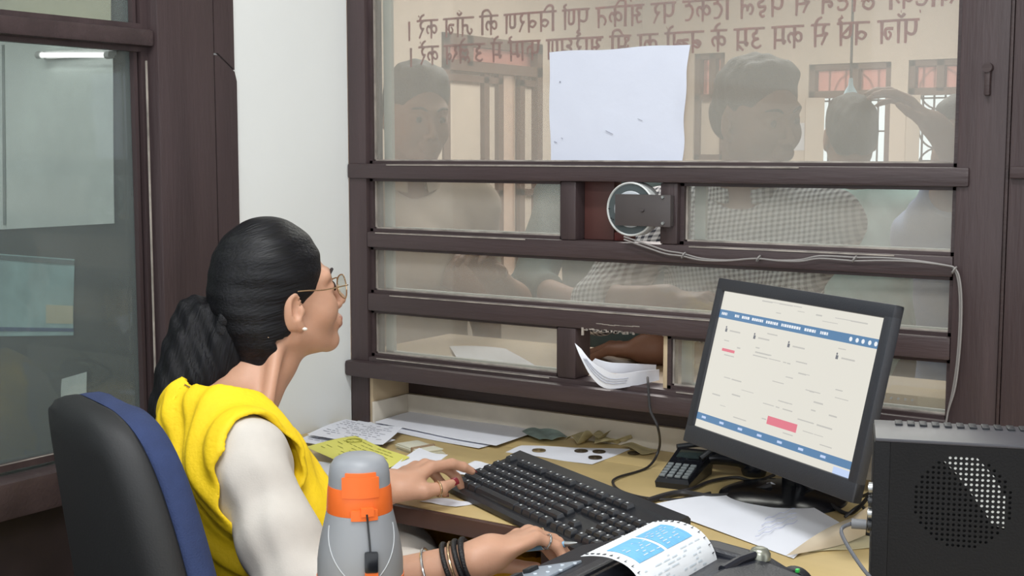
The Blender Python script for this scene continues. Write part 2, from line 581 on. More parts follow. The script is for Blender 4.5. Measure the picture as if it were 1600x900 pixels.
# doorway in the hall's left wall
DR = group_root('door_1')
f = MB(); zt = px_left(760, 106).z
for y in (dl.y, dr.y - .08):
    f.span((HX - .1, y, 0), (HX + .02, y + .08, dl.z))
f.span((HX - .1, dl.y, dl.z - .08), (HX + .02, dr.y, dl.z)); f.span((HX - .1, dl.y, zt - .04), (HX + .02, dr.y, zt + .04))
ym = px_left(732, 80).y
f.span((HX - .1, ym - .04, zt), (HX + .02, ym + .04, dl.z))
f.build('door_frame', HF, DR, smooth=False)
MB().span((HX - .06, dl.y + .08, zt + .04), (HX - .05, dr.y - .08, dl.z - .08)).build('fanlight_pane', PK, DR, smooth=False)
y1, y2 = px_left(786, 200).y, px_left(813, 200).y
MB().span((HX - .08, dl.y + .08, 0), (HX - .04, y1, zt - .04)).build('door_leaf', CREAM, DR, smooth=False)
MB().span((HX - .08, y2, 0), (HX - .04, dr.y - .08, zt - .04)).build('door_leaf', CREAM, DR, smooth=False)
f = MB()
for y in (px_left(757, 200).y, y1 - .06, y2):
    f.span((HX - .05, y, 0.05), (HX + .0, y + .07, zt - .04))
for z in (px_left(760, 308).z, .3, px_left(760, 130).z):
    f.span((HX - .05, dl.y + .08, z), (HX, y1, z + .05)); f.span((HX - .05, y2, z), (HX, dr.y - .08, z + .05))
ym1 = y1 + (y2 - y1) * .18
MB().span((HX - .065, y1, 0), (HX - .06, y2, zt - .04)).build('gap_dimming_pane', FROST, DR, smooth=False)  # translucent pane added across the open gap to tone down its light
f.build('door_moulding', HF, DR, smooth=False)
# ------------------------------------------------------------------ desk and return table
TZ = 0.75
LAM = mat('tan_laminate', rgb(200, 176, 124), 0.42, 0.08, 5.0, stretch=(1, 3, 1))
EDGE = mat('brown_edging', rgb(74, 50, 44), 0.45, 0.2, 8)
LEGM = mat('cream_board', rgb(206, 190, 146), 0.55, 0.08, 5)
desk = thing('office_desk', 'long tan laminate desk with brown edging running under the ticket counter', 'desk', (-0.65, 1.81, 0))
MB().span((WX + .002, 1.545, TZ - .004), (0.45, 1.9665, TZ), 0.001).build('desk_top', LAM, desk, world=True)
b = MB().span((WX + .002, 1.545, TZ - .026), (0.45, 1.9665, TZ - .004), 0.001)
b.span((WX + .002, 1.533, TZ - .028), (0.45, 1.546, TZ - .0005), 0.003)
b.build('edge_band', EDGE, desk, world=True)
b = MB().span((-0.985, 1.60, 0.0), (-0.60, 1.95, TZ - .034), 0.003); b.build('pedestal', LEGM, desk, world=True)
b = MB().span((-1.000, 1.575, 0.0), (-0.985, 1.96, TZ - .034), 0.002); b.build('pedestal_side', EDGE, desk, world=True)
for k in range(3):
    z0 = 0.08 + k * .21
    d = MB().span((-0.975, 1.585, z0), (-0.61, 1.60, z0 + .195), 0.003).build('drawer', LEGM, desk, world=True)
    h = MB(); h.tube([(-0.84, 1.584, z0 + .1), (-0.84, 1.562, z0 + .1), (-0.75, 1.562, z0 + .1), (-0.75, 1.584, z0 + .1)], .004, 8)
    h.build('drawer_handle', STEEL, d, world=True)
MB().span((0.40, 1.56, 0), (0.43, 1.96, TZ - .034), .002).build('side_panel', EDGE, desk, world=True)
MB().span((WX + .005, 1.56, 0), (WX + .03, 1.96, TZ - .034), .002).build('side_panel', EDGE, desk, world=True)
struct(MB().span((WX + .002, 1.967, TZ - .02), (-0.461, 2.0995, TZ), .0005).build('trim_3', LAM, smooth=False))
tbl = thing('side_table', 'small tan laminate side table carrying the grey bottle, printer and computer tower', 'table', (-0.4, 1.0, 0))
MB().span((-1.035, 0.70, TZ - .03), (0.40, 1.215, TZ), .003).build('table_top', LAM, tbl, world=True)
b = MB().span((-1.041, 0.694, TZ - .028), (0.406, 1.221, TZ - .004), .002); b.build('edge_band', EDGE, tbl, world=True)
for x in (-0.86, 0.33):
    for y in (0.76, 1.16):
        MB().span((x, y - .02, 0), (x + .04, y + .02, TZ - .03), .003).build('leg', EDGE, tbl, world=True)

# ------------------------------------------------------------------ monitor
yaw, tilt = math.radians(211.5), math.radians(13.8)
n = Vector((math.sin(yaw) * math.cos(tilt), math.cos(yaw) * math.cos(tilt), math.sin(tilt)))
up = Vector((-math.sin(yaw) * math.sin(tilt), -math.cos(yaw) * math.sin(tilt), math.cos(tilt)))
rt = up.cross(n)
MC = atD(1222.5, 588.8, 1.87)                    # centre of the screen face
SW, SH = 0.372, 0.2155
base_xy = onZ(1222, 778, TZ)
mon = thing('computer_monitor', 'black flat monitor showing a pale web page with blue bars', 'monitor', (base_xy.x, base_xy.y, TZ))
R3 = Matrix((rt, n, up)).transposed()            # local x right, y towards the viewer, z up
def mpt(u, v, d=0.0): return MC + rt * ((u - .5) * SW) + up * ((.5 - v) * SH) + n * d
b = MB()
t, bb = .017, .028
def fbox(x0, x1, z0, z1, y0, y1, bev=.003):
    c = MC + rt * ((x0 + x1) / 2) + up * ((z0 + z1) / 2) + n * ((y0 + y1) / 2)
    b.box(c, (x1 - x0, y1 - y0, z1 - z0), R3, bev)
hx, hz = SW / 2, SH / 2
fbox(-hx - t, hx + t, hz - .0005, hz + t + .002, -.011, .006)
fbox(-hx - t, hx + t, -hz - bb, -hz + .0005, -.011, .006)
fbox(-hx - t, -hx + .0005, -hz - bb, hz + t + .002, -.011, .0058)
fbox(hx - .0005, hx + t, -hz - bb, hz + t + .002, -.011, .0058)
MONP = mat('matte_charcoal_plastic', rgb(46, 48, 54), 0.42, bump=0.1, bscale=400)
b.build('bezel', MONP, mon, world=True)
b = MB()
fbox(-hx + .005, hx - .022, -hz - bb + .03, hz - .012, -.040, -.010, .008)
fbox(-.10, .10, -.08, .06, -.056, -.03, .01)
b.build('rear_shell', BLACKP, mon, world=True)
b = MB(); fbox(-hx, hx, -hz, hz, -.006, .001, 0)
def screen_mat(name, c, s=1.0):
    return mat(name, rgb(20, 20, 22), 0.25, emit=c, estr=s, spec=0.3)
SCR = screen_mat('lit_page', rgb(236, 233, 222), 0.92)
b.build('screen', SCR, mon, smooth=False, world=True)
UI = [screen_mat('lit_blue_bar', rgb(96, 134, 172)), screen_mat('lit_grey_text', rgb(196, 194, 188)), screen_mat('lit_pink_button', rgb(226, 128, 142)),
      screen_mat('lit_dark_text', rgb(120, 122, 128)), screen_mat('lit_white_text', rgb(238, 242, 246)), screen_mat('lit_pale_blue', rgb(196, 214, 246))]
b = MB(); fidx = []
def ui(u0, u1, v0, v1, m, lift=.0014, sk=0.0):
    k = len(b.bm.faces)
    q = [mpt(u0, v0, lift), mpt(u1, v0, lift), mpt(u1, v1, lift), mpt(u0, v1, lift)]
    f = b.bm.faces.new([b.bm.verts.new(p) for p in q]); f.material_index = m
ui(0, 1, .135, .195, 0); ui(0, 1, .895, .945, 0); ui(.90, 1, .955, 1, 5)
ui(.47, .655, .775, .83, 2); ui(.075, .165, .405, .425, 2)
rr = random.Random(3)
for (u0, u1) in ((.02, .06), (.115, .145), (.165, .22), (.235, .31), (.33, .41), (.43, .55), (.575, .645), (.67, .715)):   # menu words, unreadable in the photograph
    u = u0
    while u < u1:
        w_ = rr.uniform(.006, .014); ui(u, min(u + w_, u1), .153, .172, 4, .002); u += w_ + .003
def dot(u, v, r, m):
    f = b.bm.faces.new([b.bm.verts.new(mpt(u + r * math.cos(a) * SH / SW, v + r * math.sin(a), .0021)) for a in np.linspace(0, 2 * PI, 10, endpoint=False)]); f.material_index = m
for u in (.845, .88, .912, .948, .98): dot(u, .166, .015, 4)
for u, v in ((.075, .265), (.275, .272), (.50, .278), (.79, .285)):
    dot(u, v - .012, .008, 3); ui(u - .007, u + .007, v - .003, v + .022, 3); ui(u + .025, u + .10, v + .004, v + .014, 1)
for v in (.02, .05, .085, .235, .345, .375, .40, .445, .49, .54, .60, .655, .70, .735, .80, .85):
    for k in range(rr.randint(2, 5)):
        u = rr.uniform(.05, .85); ui(u, u + rr.uniform(.02, .10), v, v + rr.uniform(.004, .011), 1)
for k in range(7): ui(.04 + k * .13, .07 + k * .13, .912, .928, 5, .002)
b.build('page_marks', UI, mon, smooth=False, world=True)
b = MB()
nb = MC - n * .045 - up * (hz * .55)
nk = onZ(1240, 772, TZ)
b.box((nk.x, nk.y, TZ + .072), (.040, .020, .14), Matrix.Rotation(-yaw + PI, 3, 'Z'), .004)
b.build('stand_neck', BLACKG, mon, world=True)
b = MB(); b.lathe([(0.0, .016), (.05, .016), (.085, .010), (.098, .004), (.10, 0), (0, 0)], (base_xy.x, base_xy.y, TZ + .0005), 48)
b.build('stand_base', BLACKG, mon, world=True)

# ------------------------------------------------------------------ keyboard
kb = thing('computer_keyboard', 'black computer keyboard lying askew on the desk under both hands', 'keyboard', (-1.222, 1.640, TZ), math.radians(-26.5))
KW, KD = 0.452, 0.142
def ktop(y): return 0.0135 + (y / KD) * 0.036
b = MB()
prof = [(0, .003), (0, .010), (.006, .0145), (.116, .043), (.120, .047), (KD - .004, .052), (KD, .048), (KD, .030)]
b.prism([(0, y, z) for y, z in prof], (KW, 0, 0))
KBM = mat('black_keyboard_plastic', rgb(36, 37, 41), 0.38)
b.build('case', KBM, kb, smooth=False)
KEY = mat('black_keycap', rgb(40, 42, 47), 0.3)
LEG = mat('white_key_legend', rgb(222, 226, 230), 0.5)
def key(nm, x, y, w, d=.0142, leg=True):
    z = ktop(y + d / 2)
    m = MB(); s = .0022
    a = .1366
    def r(i, zz): return [(x + i, y + i, zz - .001), (x + w - i, y + i, zz - .001), (x + w - i, y + d - i, zz + .001), (x + i, y + d - i, zz + .001)]
    m.loft([r(.0004, z - .003), r(.0006, z + .003), r(s, z + .0078), r(s + .0015, z + .0076)])
    o = m.build(nm, [KEY, LEG], kb, smooth=False)
    if leg:
        g = bmesh.new(); g.from_mesh(o.data)
        cx, cy = x + w * .36, y + d * .62
        q = [g.verts.new((cx + i * .0017, cy + j * .0019, z + .0083 + j * .0002)) for i, j in ((-1, -1), (1, -1), (1, 1), (-1, 1))]
        f = g.faces.new(q); f.material_index = 1
        g.to_mesh(o.data); g.free()
    return o
U = .0190
V_ = .0172
x0k, y0k = .010, .010
rows = [[(1.25,)] * 3 + [(6.25, 'space_bar')] + [(1.25,)] * 4,
        [(2.25,)] + [(1,)] * 10 + [(2.75,)],
        [(1.75,)] + [(1,)] * 11 + [(2.25,)],
        [(1.5,)] + [(1,)] * 12 + [(1.5,)],
        [(1,)] * 13 + [(2,)]]
for r_, row in enumerate(rows):
    x = x0k
    for k in row:
        key(k[1] if len(k) > 1 else 'key', x + .0008, y0k + r_ * V_, k[0] * U - .0016, leg=len(k) == 1); x += k[0] * U
for i, xx in enumerate([0, 2, 3, 4, 5, 6.5, 7.5, 8.5, 9.5, 11, 12, 13, 14]):
    key('function_key', x0k + xx * U * 15 / 15.0 + .0008, y0k + 5 * V_ + .007, U - .0016)
xn = x0k + 15.35 * U
for i in range(3):
    key('navigation_key', xn + i * U + .0008, y0k + 4 * V_, U - .0016); key('navigation_key', xn + i * U + .0008, y0k + 3 * V_, U - .0016)
    key('arrow_key', xn + i * U + .0008, y0k, U - .0016); key('function_key', xn + i * U + .0008, y0k + 5 * V_ + .007, U - .0016)
key('arrow_key', xn + U + .0008, y0k + V_, U - .0016)
xp = xn + 3.35 * U
for j in range(5):
    for i in range(4):
        if i == 3 and j in (0, 2): continue
        d = .0142 + (V_ if (i == 3 and j in (1,)) else 0)
        key('keypad_key', xp + i * U + .0008, y0k + j * V_, U - .0016, d)

# ------------------------------------------------------------------ bottle
bc = onZ(564, 962, TZ)
bt = thing('water_bottle', 'stubby grey and orange insulated water bottle with a flip cap', 'bottle', (bc.x, bc.y, TZ), math.atan2(-bc.y, -bc.x) + PI / 2)
GREYP = mat('grey_soft_plastic', rgb(142, 145, 150), 0.45)
ORP = mat('orange_plastic', rgb(238, 112, 44), 0.42)
MB().lathe([(0, .0505), (.0500, .0505), (.0496, .070), (.0482, .082), (.0455, .097), (.0418, .113), (.0385, .1275), (0, .1275)], n=64).build('body', GREYP, bt)
MB().lathe([(0, .0), (.047, .0), (.0492, .003), (.0498, .010), (.0503, .030), (.0508, .0515), (.0495, .0522), (0, .0522)], n=64).build('base_cup', ORP, bt)
MB().lathe([(0, .1270), (.0378, .1270), (.0384, .1285), (.0370, .152), (.0362, .1585), (0, .1585)], n=64).build('cap_ring', ORP, bt)
MB().lathe([(0, .1575), (.0358, .1575), (.0352, .170), (.0338, .180), (.0290, .188), (.0200, .1925), (.0100, .194), (0, .1942)], n=64).build('cap_lid', GREYP, bt)
def arc_plate(m, R0, R1, a0, a1, z0, z1, k=10):
    """piece of a ring wall; angle 0 faces -y"""
    A = np.linspace(math.radians(a0), math.radians(a1), k)
    f = lambda r, a, z: (r * math.sin(a), -r * math.cos(a), z)
    m.loft([[f(R0, a, z0), f(R1, a, z0), f(R1, a, z1), f(R0, a, z1)] for a in A])
m = MB()
arc_plate(m, .033, .0388, -31, 35, .150, .1735)
arc_plate(m, .028, .0370, -26, 31, .172, .1785)
m.build('flip_latch', ORP, bt)
m = MB(); arc_plate(m, .036, .0412, -14, 30, .1245, .1365); arc_plate(m, .036, .0435, 2, 22, .130, .1395); m.build('strap_catch', ORP, bt)
m = MB(); m.tube([(.008, -.0432, .133), (.009, -.0425, .122), (.0105, -.0465, .104), (.0115, -.0500, .09)], .0011, 6, smooth=5); m.build('strap_cord', BLACKP, bt)
m = MB(); m.box((.0125, -.0515, .080), (.0155, .007, .024), Matrix.Rotation(-.15, 3, 'X'), .0025); m.build('cord_lock', BLACKG, bt)
m = MB()
m.loft([[(x - .0075, y - .002, z), (x + .0075, y - .002, z), (x + .0075, y + .002, z), (x - .0075, y + .002, z)] for x, y, z in
        ((.0125, -.0515, .070), (.0125, -.0535, .052), (.0115, -.0535, .02), (.011, -.0515, .004))]); m.build('hanging_strap', ORP, bt)
for s in (-1, 1):      # embossed arcs on the body
    m = MB()
    pts = []
    for q in np.linspace(0, 1, 12):
        z = .116 - .058 * q; a = math.radians(s * (62 - 44 * q ** 1.6) + 4)
        Rr = np.interp(z, [.0505, .070, .082, .097, .113, .1275], [.0500, .0496, .0482, .0455, .0418, .0385])
        pts.append((Rr * math.sin(a), -Rr * math.cos(a), z))
    m.tube(pts, .0008, 6); m.build('embossed_line', mat('pale_grey_line', rgb(178, 182, 186), 0.5), bt)

# ------------------------------------------------------------------ computer tower
D = 1.06
TL, TRp = atD(1366, 684, D), None
cw = thing('computer_tower', 'black computer tower with a perforated side vent at the right edge', 'computer', (0, 0, TZ))
dirx = Vector((math.cos(YAW - .255), math.sin(YAW - .255), 0)).normalized()
diry = Vector((-dirx.y, dirx.x, 0))
cw.location = (TL.x, TL.y, TZ); cw.rotation_euler = (0, 0, math.atan2(dirx.y, dirx.x))
CH = TL.z - TZ; CWD, CDP = .30, .076
CASE = mat('black_steel_case', rgb(18, 18, 20), 0.55, bump=0.12, bscale=500, spec=0.2)
m = MB(); m.span((.012, .004, .006), (CWD, CDP - .004, CH - .006)); m.build('inner_chassis', mat('dark_chassis', rgb(30, 30, 32), 0.7), cw, smooth=False)
TOPG = mat('grey_black_top_panel', rgb(62, 62, 68), 0.35)
m = MB(); m.span((.001, 0.0, CH - .003), (CWD + .01, CDP, CH), .001); m.build('top_panel', TOPG, cw)
m = MB(); m.span((.0, .0, .0), (.013, CDP, CH - .003), .001); m.build('front_panel', CASE, cw)
m = MB(); m.span((.012, CDP - .004, 0), (CWD, CDP, CH - .003)); m.span((CWD - .004, .004, 0), (CWD, CDP, CH - .003)); m.span((.012, 0, 0), (CWD, CDP, .008)); m.build('rear_shell', CASE, cw, smooth=False)
# side panel: plate with real round holes over the vent
sc = D / F
vx, vz = (1500 - 1366) * sc * 1.0, CH - (778 - 684) * sc
Rv = .0375
m = MB(); bm = m.bm
pitch = .0042
def lit(ix, iz): pass
NX, NZ = 18, 18
x0v, z0v = vx - NX * pitch / 2, vz - NZ * pitch / 2
holes = set()
for i in range(NX):
    for j in range(NZ):
        dx, dz = (i + .5 - NX / 2) * pitch, (j + .5 - NZ / 2) * pitch
        if dx * dx + dz * dz < Rv * Rv: holes.add((i, j))
yf, yb = 0.0, .0012
def V(x, z, y=yf): return bm.verts.new((x, y, z))
hr = pitch * .30
for i in range(NX):
    for j in range(NZ):
        xa, za = x0v + i * pitch, z0v + j * pitch
        if (i, j) not in holes:
            bm.faces.new([V(xa, za), V(xa + pitch, za), V(xa + pitch, za + pitch), V(xa, za + pitch)]); continue
        cx_, cz_ = xa + pitch / 2, za + pitch / 2
        ang = [(-3 + k) * PI / 4 for k in range(8)]
        hp = [(cx_ + hr * math.cos(a), cz_ + hr * math.sin(a)) for a in ang]
        h = pitch / 2
        sq = [(cx_ - h, cz_ - h), (cx_, cz_ - h), (cx_ + h, cz_ - h), (cx_ + h, cz_), (cx_ + h, cz_ + h), (cx_, cz_ + h), (cx_ - h, cz_ + h), (cx_ - h, cz_)]
        A = [V(*p) for p in sq]; B = [V(*p) for p in hp]; Cc = [V(p[0], p[1], yb) for p in hp]
        for k in range(8):
            q = (k + 1) % 8
            bm.faces.new([A[k], A[q], B[q], B[k]]); bm.faces.new([B[k], B[q], Cc[q], Cc[k]])
xe, ze = x0v + NX * pitch, z0v + NZ * pitch
for (xa, xb, za, zb) in ((.013, x0v, 0.002, CH - .003), (xe, CWD, .002, CH - .003), (x0v, xe, .002, z0v), (x0v, xe, ze, CH - .003)):
    bm.faces.new([V(xa, za), V(xb, za), V(xb, zb), V(xa, zb)])
bmesh.ops.remove_doubles(bm, verts=bm.verts, dist=1e-6)
m.build('side_panel', CASE, cw, smooth=False)
m = MB()
pl = [(1458, 703), (1515, 703), (1545, 735), (1562, 765), (1562, 815), (1546, 812), (1520, 775), (1490, 735)]
m.prism([((px_ - 1366) * sc, .00125, CH - (py_ - 684) * sc) for px_, py_ in pl], (0, .001, 0)); m.build('vent_glow_plate', mat('vent_glow_plate', rgb(235, 235, 230), 0.6), cw, smooth=False)  # white plate added behind the holes, imitates light shining through the vent
m = MB()
for k in range(12):
    x = .018 + k * .010
    m.span((x, CDP - .02, CH), (x + .006, CDP - .004, CH + .0016), .0006)
m.build('top_ridge', BLACKP, cw)
for k, zz in enumerate((770, 791, 811, 830)):
    m = MB(); z = CH - (zz - 684) * sc
    m.cyl((-.003, .012, z), (.004, .012, z), .0048, n=16); m.cyl((-.0035, .012, z), (-.002, .012, z), .0022, n=10)
    m.build('front_port', STEEL if k in (0, 2) else BLACKP, cw)
plug = thing('audio_cable', 'thin dark audio cable plugged into the front of the computer tower', 'cable', (TL.x, TL.y, TZ))
P0 = TL + dirx * -.004 + diry * .012 + Vector((0, 0, -(830 - 684) * sc))
m = MB(); m.cyl(P0, P0 - dirx * .012 , .0042, n=14); m.build('jack_plug', mat('grey_rubber', rgb(96, 98, 102), 0.5), plug, world=True)
m = MB(); q = P0 - dirx * .012
m.tube([q, q - dirx * .008 + Vector((0, 0, -.008)), q - diry * .05 + dirx * .008 + Vector((0, 0, -.02)), q - diry * .05 + dirx * .03 + Vector((0, 0, -.045)), q - diry * .06 + dirx * .06 + Vector((0, 0, -.085))], .0016, 8, smooth=6)
m.build('lead', mat('grey_cable', rgb(86, 88, 94), 0.5), plug, world=True)
# ------------------------------------------------------------------ papers, money, cables and devices on the desk
rs = random.Random(11)
INK = mat('grey_print', rgb(150, 152, 166), 0.7)
def flat_paper(name, label, cat, pix, z, m=PAPER, lift=None, lines=0, group=None, nu=10, nv=10, th=.0004, curl=.0, inkm=None, z4=None):
    """sheet through four desk points given as picture corners (back left, back right, front right, front left)"""
    zs = z4 or [z] * 4
    c = [onZ(p[0], p[1], TZ + zz) for p, zz in zip(pix, zs)]
    ctr = sum(c, Vector()) / 4
    t = thing(name, label, cat, (ctr.x, ctr.y, TZ), 0, group)
    def fn(u, v):
        p = (c[0] * (1 - u) + c[1] * u) * (1 - v) + (c[3] * (1 - u) + c[2] * u) * v
        q = p.copy(); q.z += curl * ((2 * u - 1) ** 2 * .6 + .4 * math.sin(3 * v + 2 * u)) + .0006 * math.sin(9 * u + 5 * v)
        if lift: q.z += lift(u, v)
        return q
    MB().sheet(fn, nu, nv, th).build('sheet', m, t, world=True, angle=60)
    if lines:
        b = MB(); N = Vector((0, 0, 1))
        for k in range(lines):
            v = .10 + .8 * k / lines; u = .08
            while u < .85:
                w_ = rs.uniform(.03, .09)
                if rs.random() < .75:
                    q = [fn(u, v) + N * .0007, fn(u + w_, v) + N * .0007, fn(u + w_, v + .018) + N * .0007, fn(u, v + .018) + N * .0007]
                    b.bm.faces.new([b.bm.verts.new(p) for p in q])
                u += w_ + .02
        b.build('print', inkm or INK, t, world=True, smooth=False)
    return t
GREYPAPER = mat('grey_shaded_sheet', rgb(176, 174, 182), 0.7)
flat_paper('paper_sheet', 'long white printed sheet lying at the back of the desk against the ledge', 'paper', [(655, 641), (868, 664), (775, 697), (585, 660)], .006, lines=0, curl=.002)
flat_paper('paper_sheet', 'white sheet lying under the long sheet at the desk back', 'paper', [(600, 650), (838, 676), (748, 701), (545, 661)], .002, curl=.001)
flat_paper('receipt_pile_sheet', 'topmost loose printed slip of the pile by the white wall', 'paper', [(540, 657), (629, 671), (598, 696), (480, 680)], .012, lines=9, curl=.004, group=None)
flat_paper('receipt_pile_sheet', 'lower loose printed slip fanned out of the pile by the white wall', 'paper', [(520, 668), (618, 690), (560, 703), (462, 690)], .005, lines=8, curl=.003)
flat_paper('receipt_pile_sheet', 'slip at the bottom of the pile by the white wall, poking towards the yellow forms', 'paper', [(505, 664), (606, 686), (585, 705), (490, 700)], .001, curl=.001)
YP = mat('yellow_form', rgb(222, 218, 108), 0.7, 0.03, 12)
YINK = mat('dark_yellow_print', rgb(160, 158, 66), 0.7)
yf = flat_paper('yellow_form', 'pale yellow printed form with a round stamp behind the bottle', 'paper', [(555, 683), (640, 718), (585, 742), (478, 700)], .016, YP, lines=7, inkm=YINK, curl=.004)
b = MB(); sc_ = onZ(553, 688, TZ + .0205)
b.tube([sc_ + Vector((.014 * math.cos(a), .014 * math.sin(a), 0)) for a in np.linspace(0, 2 * PI, 24, endpoint=False)], .0009, 4, closed=True); b.build('stamp', YINK, yf, world=True)
flat_paper('yellow_form', 'second yellow form peeping out under the torn white slip', 'paper', [(600, 706), (652, 716), (600, 752), (555, 735)], .008, YP)
flat_paper('torn_slip', 'white paper slip with a pointed corner beside the left hand', 'paper', [(655, 703), (700, 716), (640, 752), (590, 752)], .013, curl=.006)
flat_paper('torn_slip', 'white slip lying half under the keyboard by the left fingertips', 'paper', [(742, 720), (782, 728), (752, 742), (700, 741)], .003)
flat_paper('torn_slip', 'white slip at the desk edge just below the left thumb', 'paper', [(690, 778), (745, 786), (712, 792), (655, 783)], .0015)
flat_paper('paper_sheet', 'white sheet at the desk edge left of the bottle', 'paper', [(480, 720), (540, 724), (530, 764), (470, 760)], .003)
flat_paper('paper_sheet', 'white sheet under the banknotes and coins', 'paper', [(815, 696), (985, 702), (925, 726), (790, 706)], .001)
# bundle of slips
bd = onZ(655, 706, TZ)
t = thing('slip_bundle', 'small bundle of pale cut slips between the yellow form and the long sheet', 'bundle of slips', (bd.x, bd.y, TZ), -.30)
for k in range(5):
    MB().box((rs.uniform(-.003, .003), rs.uniform(-.002, .002), .0012 + .0022 * k), (.088, .045, .002), Matrix.Rotation(rs.uniform(-.1, .1), 3, 'Z'), .0004).build('slip', mat('pale_slip', rgb(206, 204, 186), 0.75), t)
b = MB().box((.012, 0, .0068), (.006, .050, .0135), None, .0006); b.build('band', mat('brown_band', rgb(150, 126, 100), 0.6), t)
# banknotes
NOTE = mat('khaki_banknote', rgb(176, 164, 124), 0.75, 0.22, 40)
NOTEG = mat('green_banknote', rgb(128, 146, 142), 0.7, 0.25, 40)
def banknote(label, px, py, rz, size, m, folds):
    p = onZ(px, py, TZ); t = thing('banknote', label, 'banknote', (p.x, p.y, TZ), rz, 'loose banknotes on the desk')
    def fn(u, v):
        x, y = (u - .5) * size[0], (v - .5) * size[1]
        z = .003 + folds(u, v)
        return (x, y, z)
    MB().sheet(fn, 22, 14, .0005).build('note', m, t, angle=60)
    return t
banknote('crumpled khaki banknote with an upturned corner behind the coins', 918, 694, -.35, (.075, .05), NOTE, lambda u, v: .012 * abs(math.sin(6 * u + 1.5 * v)) + .055 * max(0, u - .5) * (1 - v) + .03 * max(0, v - .5) * u)
banknote('crumpled khaki banknote folded up beside the hanging cable', 962, 694, .25, (.07, .045), NOTE, lambda u, v: .011 * abs(math.sin(7 * v + 2 * u)) + .05 * max(0, v - .5) * (1 - u) + .03 * max(0, u - .6))
banknote('flat khaki banknote nearest the black terminal', 1000, 705, -.5, (.07, .04), NOTE, lambda u, v: .003 * math.sin(4 * u + 3 * v) + .003)
banknote('grey green folded banknotes sticking out at the end of the long sheet', 850, 684, -.55, (.085, .06), NOTEG, lambda u, v: .004 * abs(math.sin(5 * v + u)) + .008 * (1 - u) * v + .002)
# coins
COIN = mat('dark_coin_metal', rgb(84, 74, 62), 0.35, metal=0.7)
COINB = mat('brass_coin_metal', rgb(150, 132, 96), 0.35, metal=0.7)
def coin(label, px, py, m, r=.0125):
    p = onZ(px, py, TZ + .002); t = thing('coin', label, 'coin', (p.x, p.y, TZ + .0015), rs.uniform(0, 3), 'coins beside the banknotes')
    MB().lathe([(0, 0), (r - .0004, 0), (r, .0004), (r, .0016), (r - .0004, .002), (r - .0016, .002), (r - .002, .0016), (0, .0016)], n=36).build('disc', m, t)
    MB().lathe([(0, .0016), (r * .4, .0016), (r * .38, .0020), (0, .0021)], n=24).build('embossing', m, t)
coin('brass coloured coin lying alone on the white sheet', 842, 704, COINB)
coin('dark coin just below the crumpled banknote, nearest the monitor', 936, 706, COIN, .012)
coin('dark coin below the left corner of the crumpled banknote', 908, 705, COIN)
coin('dark coin in front of the others at the sheet edge', 930, 715, COIN)
coin('dark coin half hidden beside the hanging cable', 990, 708, COIN, .011)

# card terminal with keypad
tp_ = onZ(1050, 764, TZ)
t = thing('payment_terminal', 'black keypad terminal with grey keys in front of the ledge, left of the monitor', 'card terminal', (tp_.x, tp_.y, TZ), math.radians(8))
b = MB(); b.loft([[(-.036, 0, 0), (.036, 0, 0), (.038, .16, 0), (-.038, .16, 0)], [(-.038, -.002, .012), (.038, -.002, .012), (.042, .16, .034), (-.042, .16, .034)], [(-.034, .003, .020), (.034, .003, .020), (.038, .155, .052), (-.038, .155, .052)]]); b.build('body', BLACKG, t, smooth=False)
GK = mat('grey_key', rgb(120, 126, 128), 0.45)
for i in range(4):
    for j in range(5):
        x, y = -.0255 + i * .017, .012 + j * .0135
        z = .0215 + (y - .003) * .2105
        MB().box((x, y, z + .0006), (.0125, .009, .004), Matrix.Rotation(.207, 3, 'X'), .0012).build('key', GK, t)
b = MB().box((0, .120, .0468), (.052, .036, .003), Matrix.Rotation(.207, 3, 'X'), .001); b.build('display', mat('dark_display', rgb(44, 54, 54), 0.15), t)
b = MB(); b.tube([(.03, .10, .045), (.05, .13, .062), (.045, .17, .06), (.0, .19, .055), (-.045, .165, .05)], .006, 10, smooth=6); b.build('side_grip', BLACKP, t)
t.scale = (.76, .76, .8)
pa = onZ(1115, 745, TZ)
t = thing('telephone_handset', 'black handset lying between the keypad terminal and the monitor stand', 'handset', (pa.x, pa.y, TZ), math.radians(20))
b = MB(); b.tube([(-.055, -.02, .018), (-.03, .0, .026), (.0, .012, .03), (.04, .02, .027), (.065, .025, .02)], [.017, .0125, .0115, .0125, .018], 16, smooth=6); b.build('grip', BLACKG, t)
for s, c in ((0, (-.055, -.02, .012)), (1, (.065, .025, .013))):
    MB().lathe([(0, -.012), (.019, -.012), (.022, -.004), (.019, .010), (.008, .016), (0, .016)], c, 28).build('ear_cap', BLACKG, t)

CBL = mat('dark_cable', rgb(40, 38, 40), 0.5)
CBG = mat('grey_twin_cable', rgb(132, 128, 126), 0.55)
def cable(label, pts, r, m=CBL, name='cable', n=8, sm=7):
    c = Vector(pts[0]); t = thing(name, label, 'cable', (c.x, c.y, c.z))
    MB().tube(pts, r, n, smooth=sm).build('lead', m, t, world=True)
    return t
Z = lambda px, py, z=.004: onZ(px, py, TZ + z)
cable('black cable hanging from the pass-through slot and looping to the terminal', [onY(1012, 590, 1.985), onY(1013, 604, 1.955), onY(1016, 640, 1.945), onY(1028, 668, 1.93), Z(1030, 700, .03), Z(1012, 730), Z(965, 746), Z(958, 756), Z(972, 768), Z(1010, 778), Z(1060, 780), Z(1110, 770)], .0022)
cable('thick black cable lying along the back of the big white sheet', [Z(1010, 783, .006), Z(1060, 770, .006), Z(1110, 776, .006), Z(1160, 772, .006), Z(1205, 758, .02)], .005)
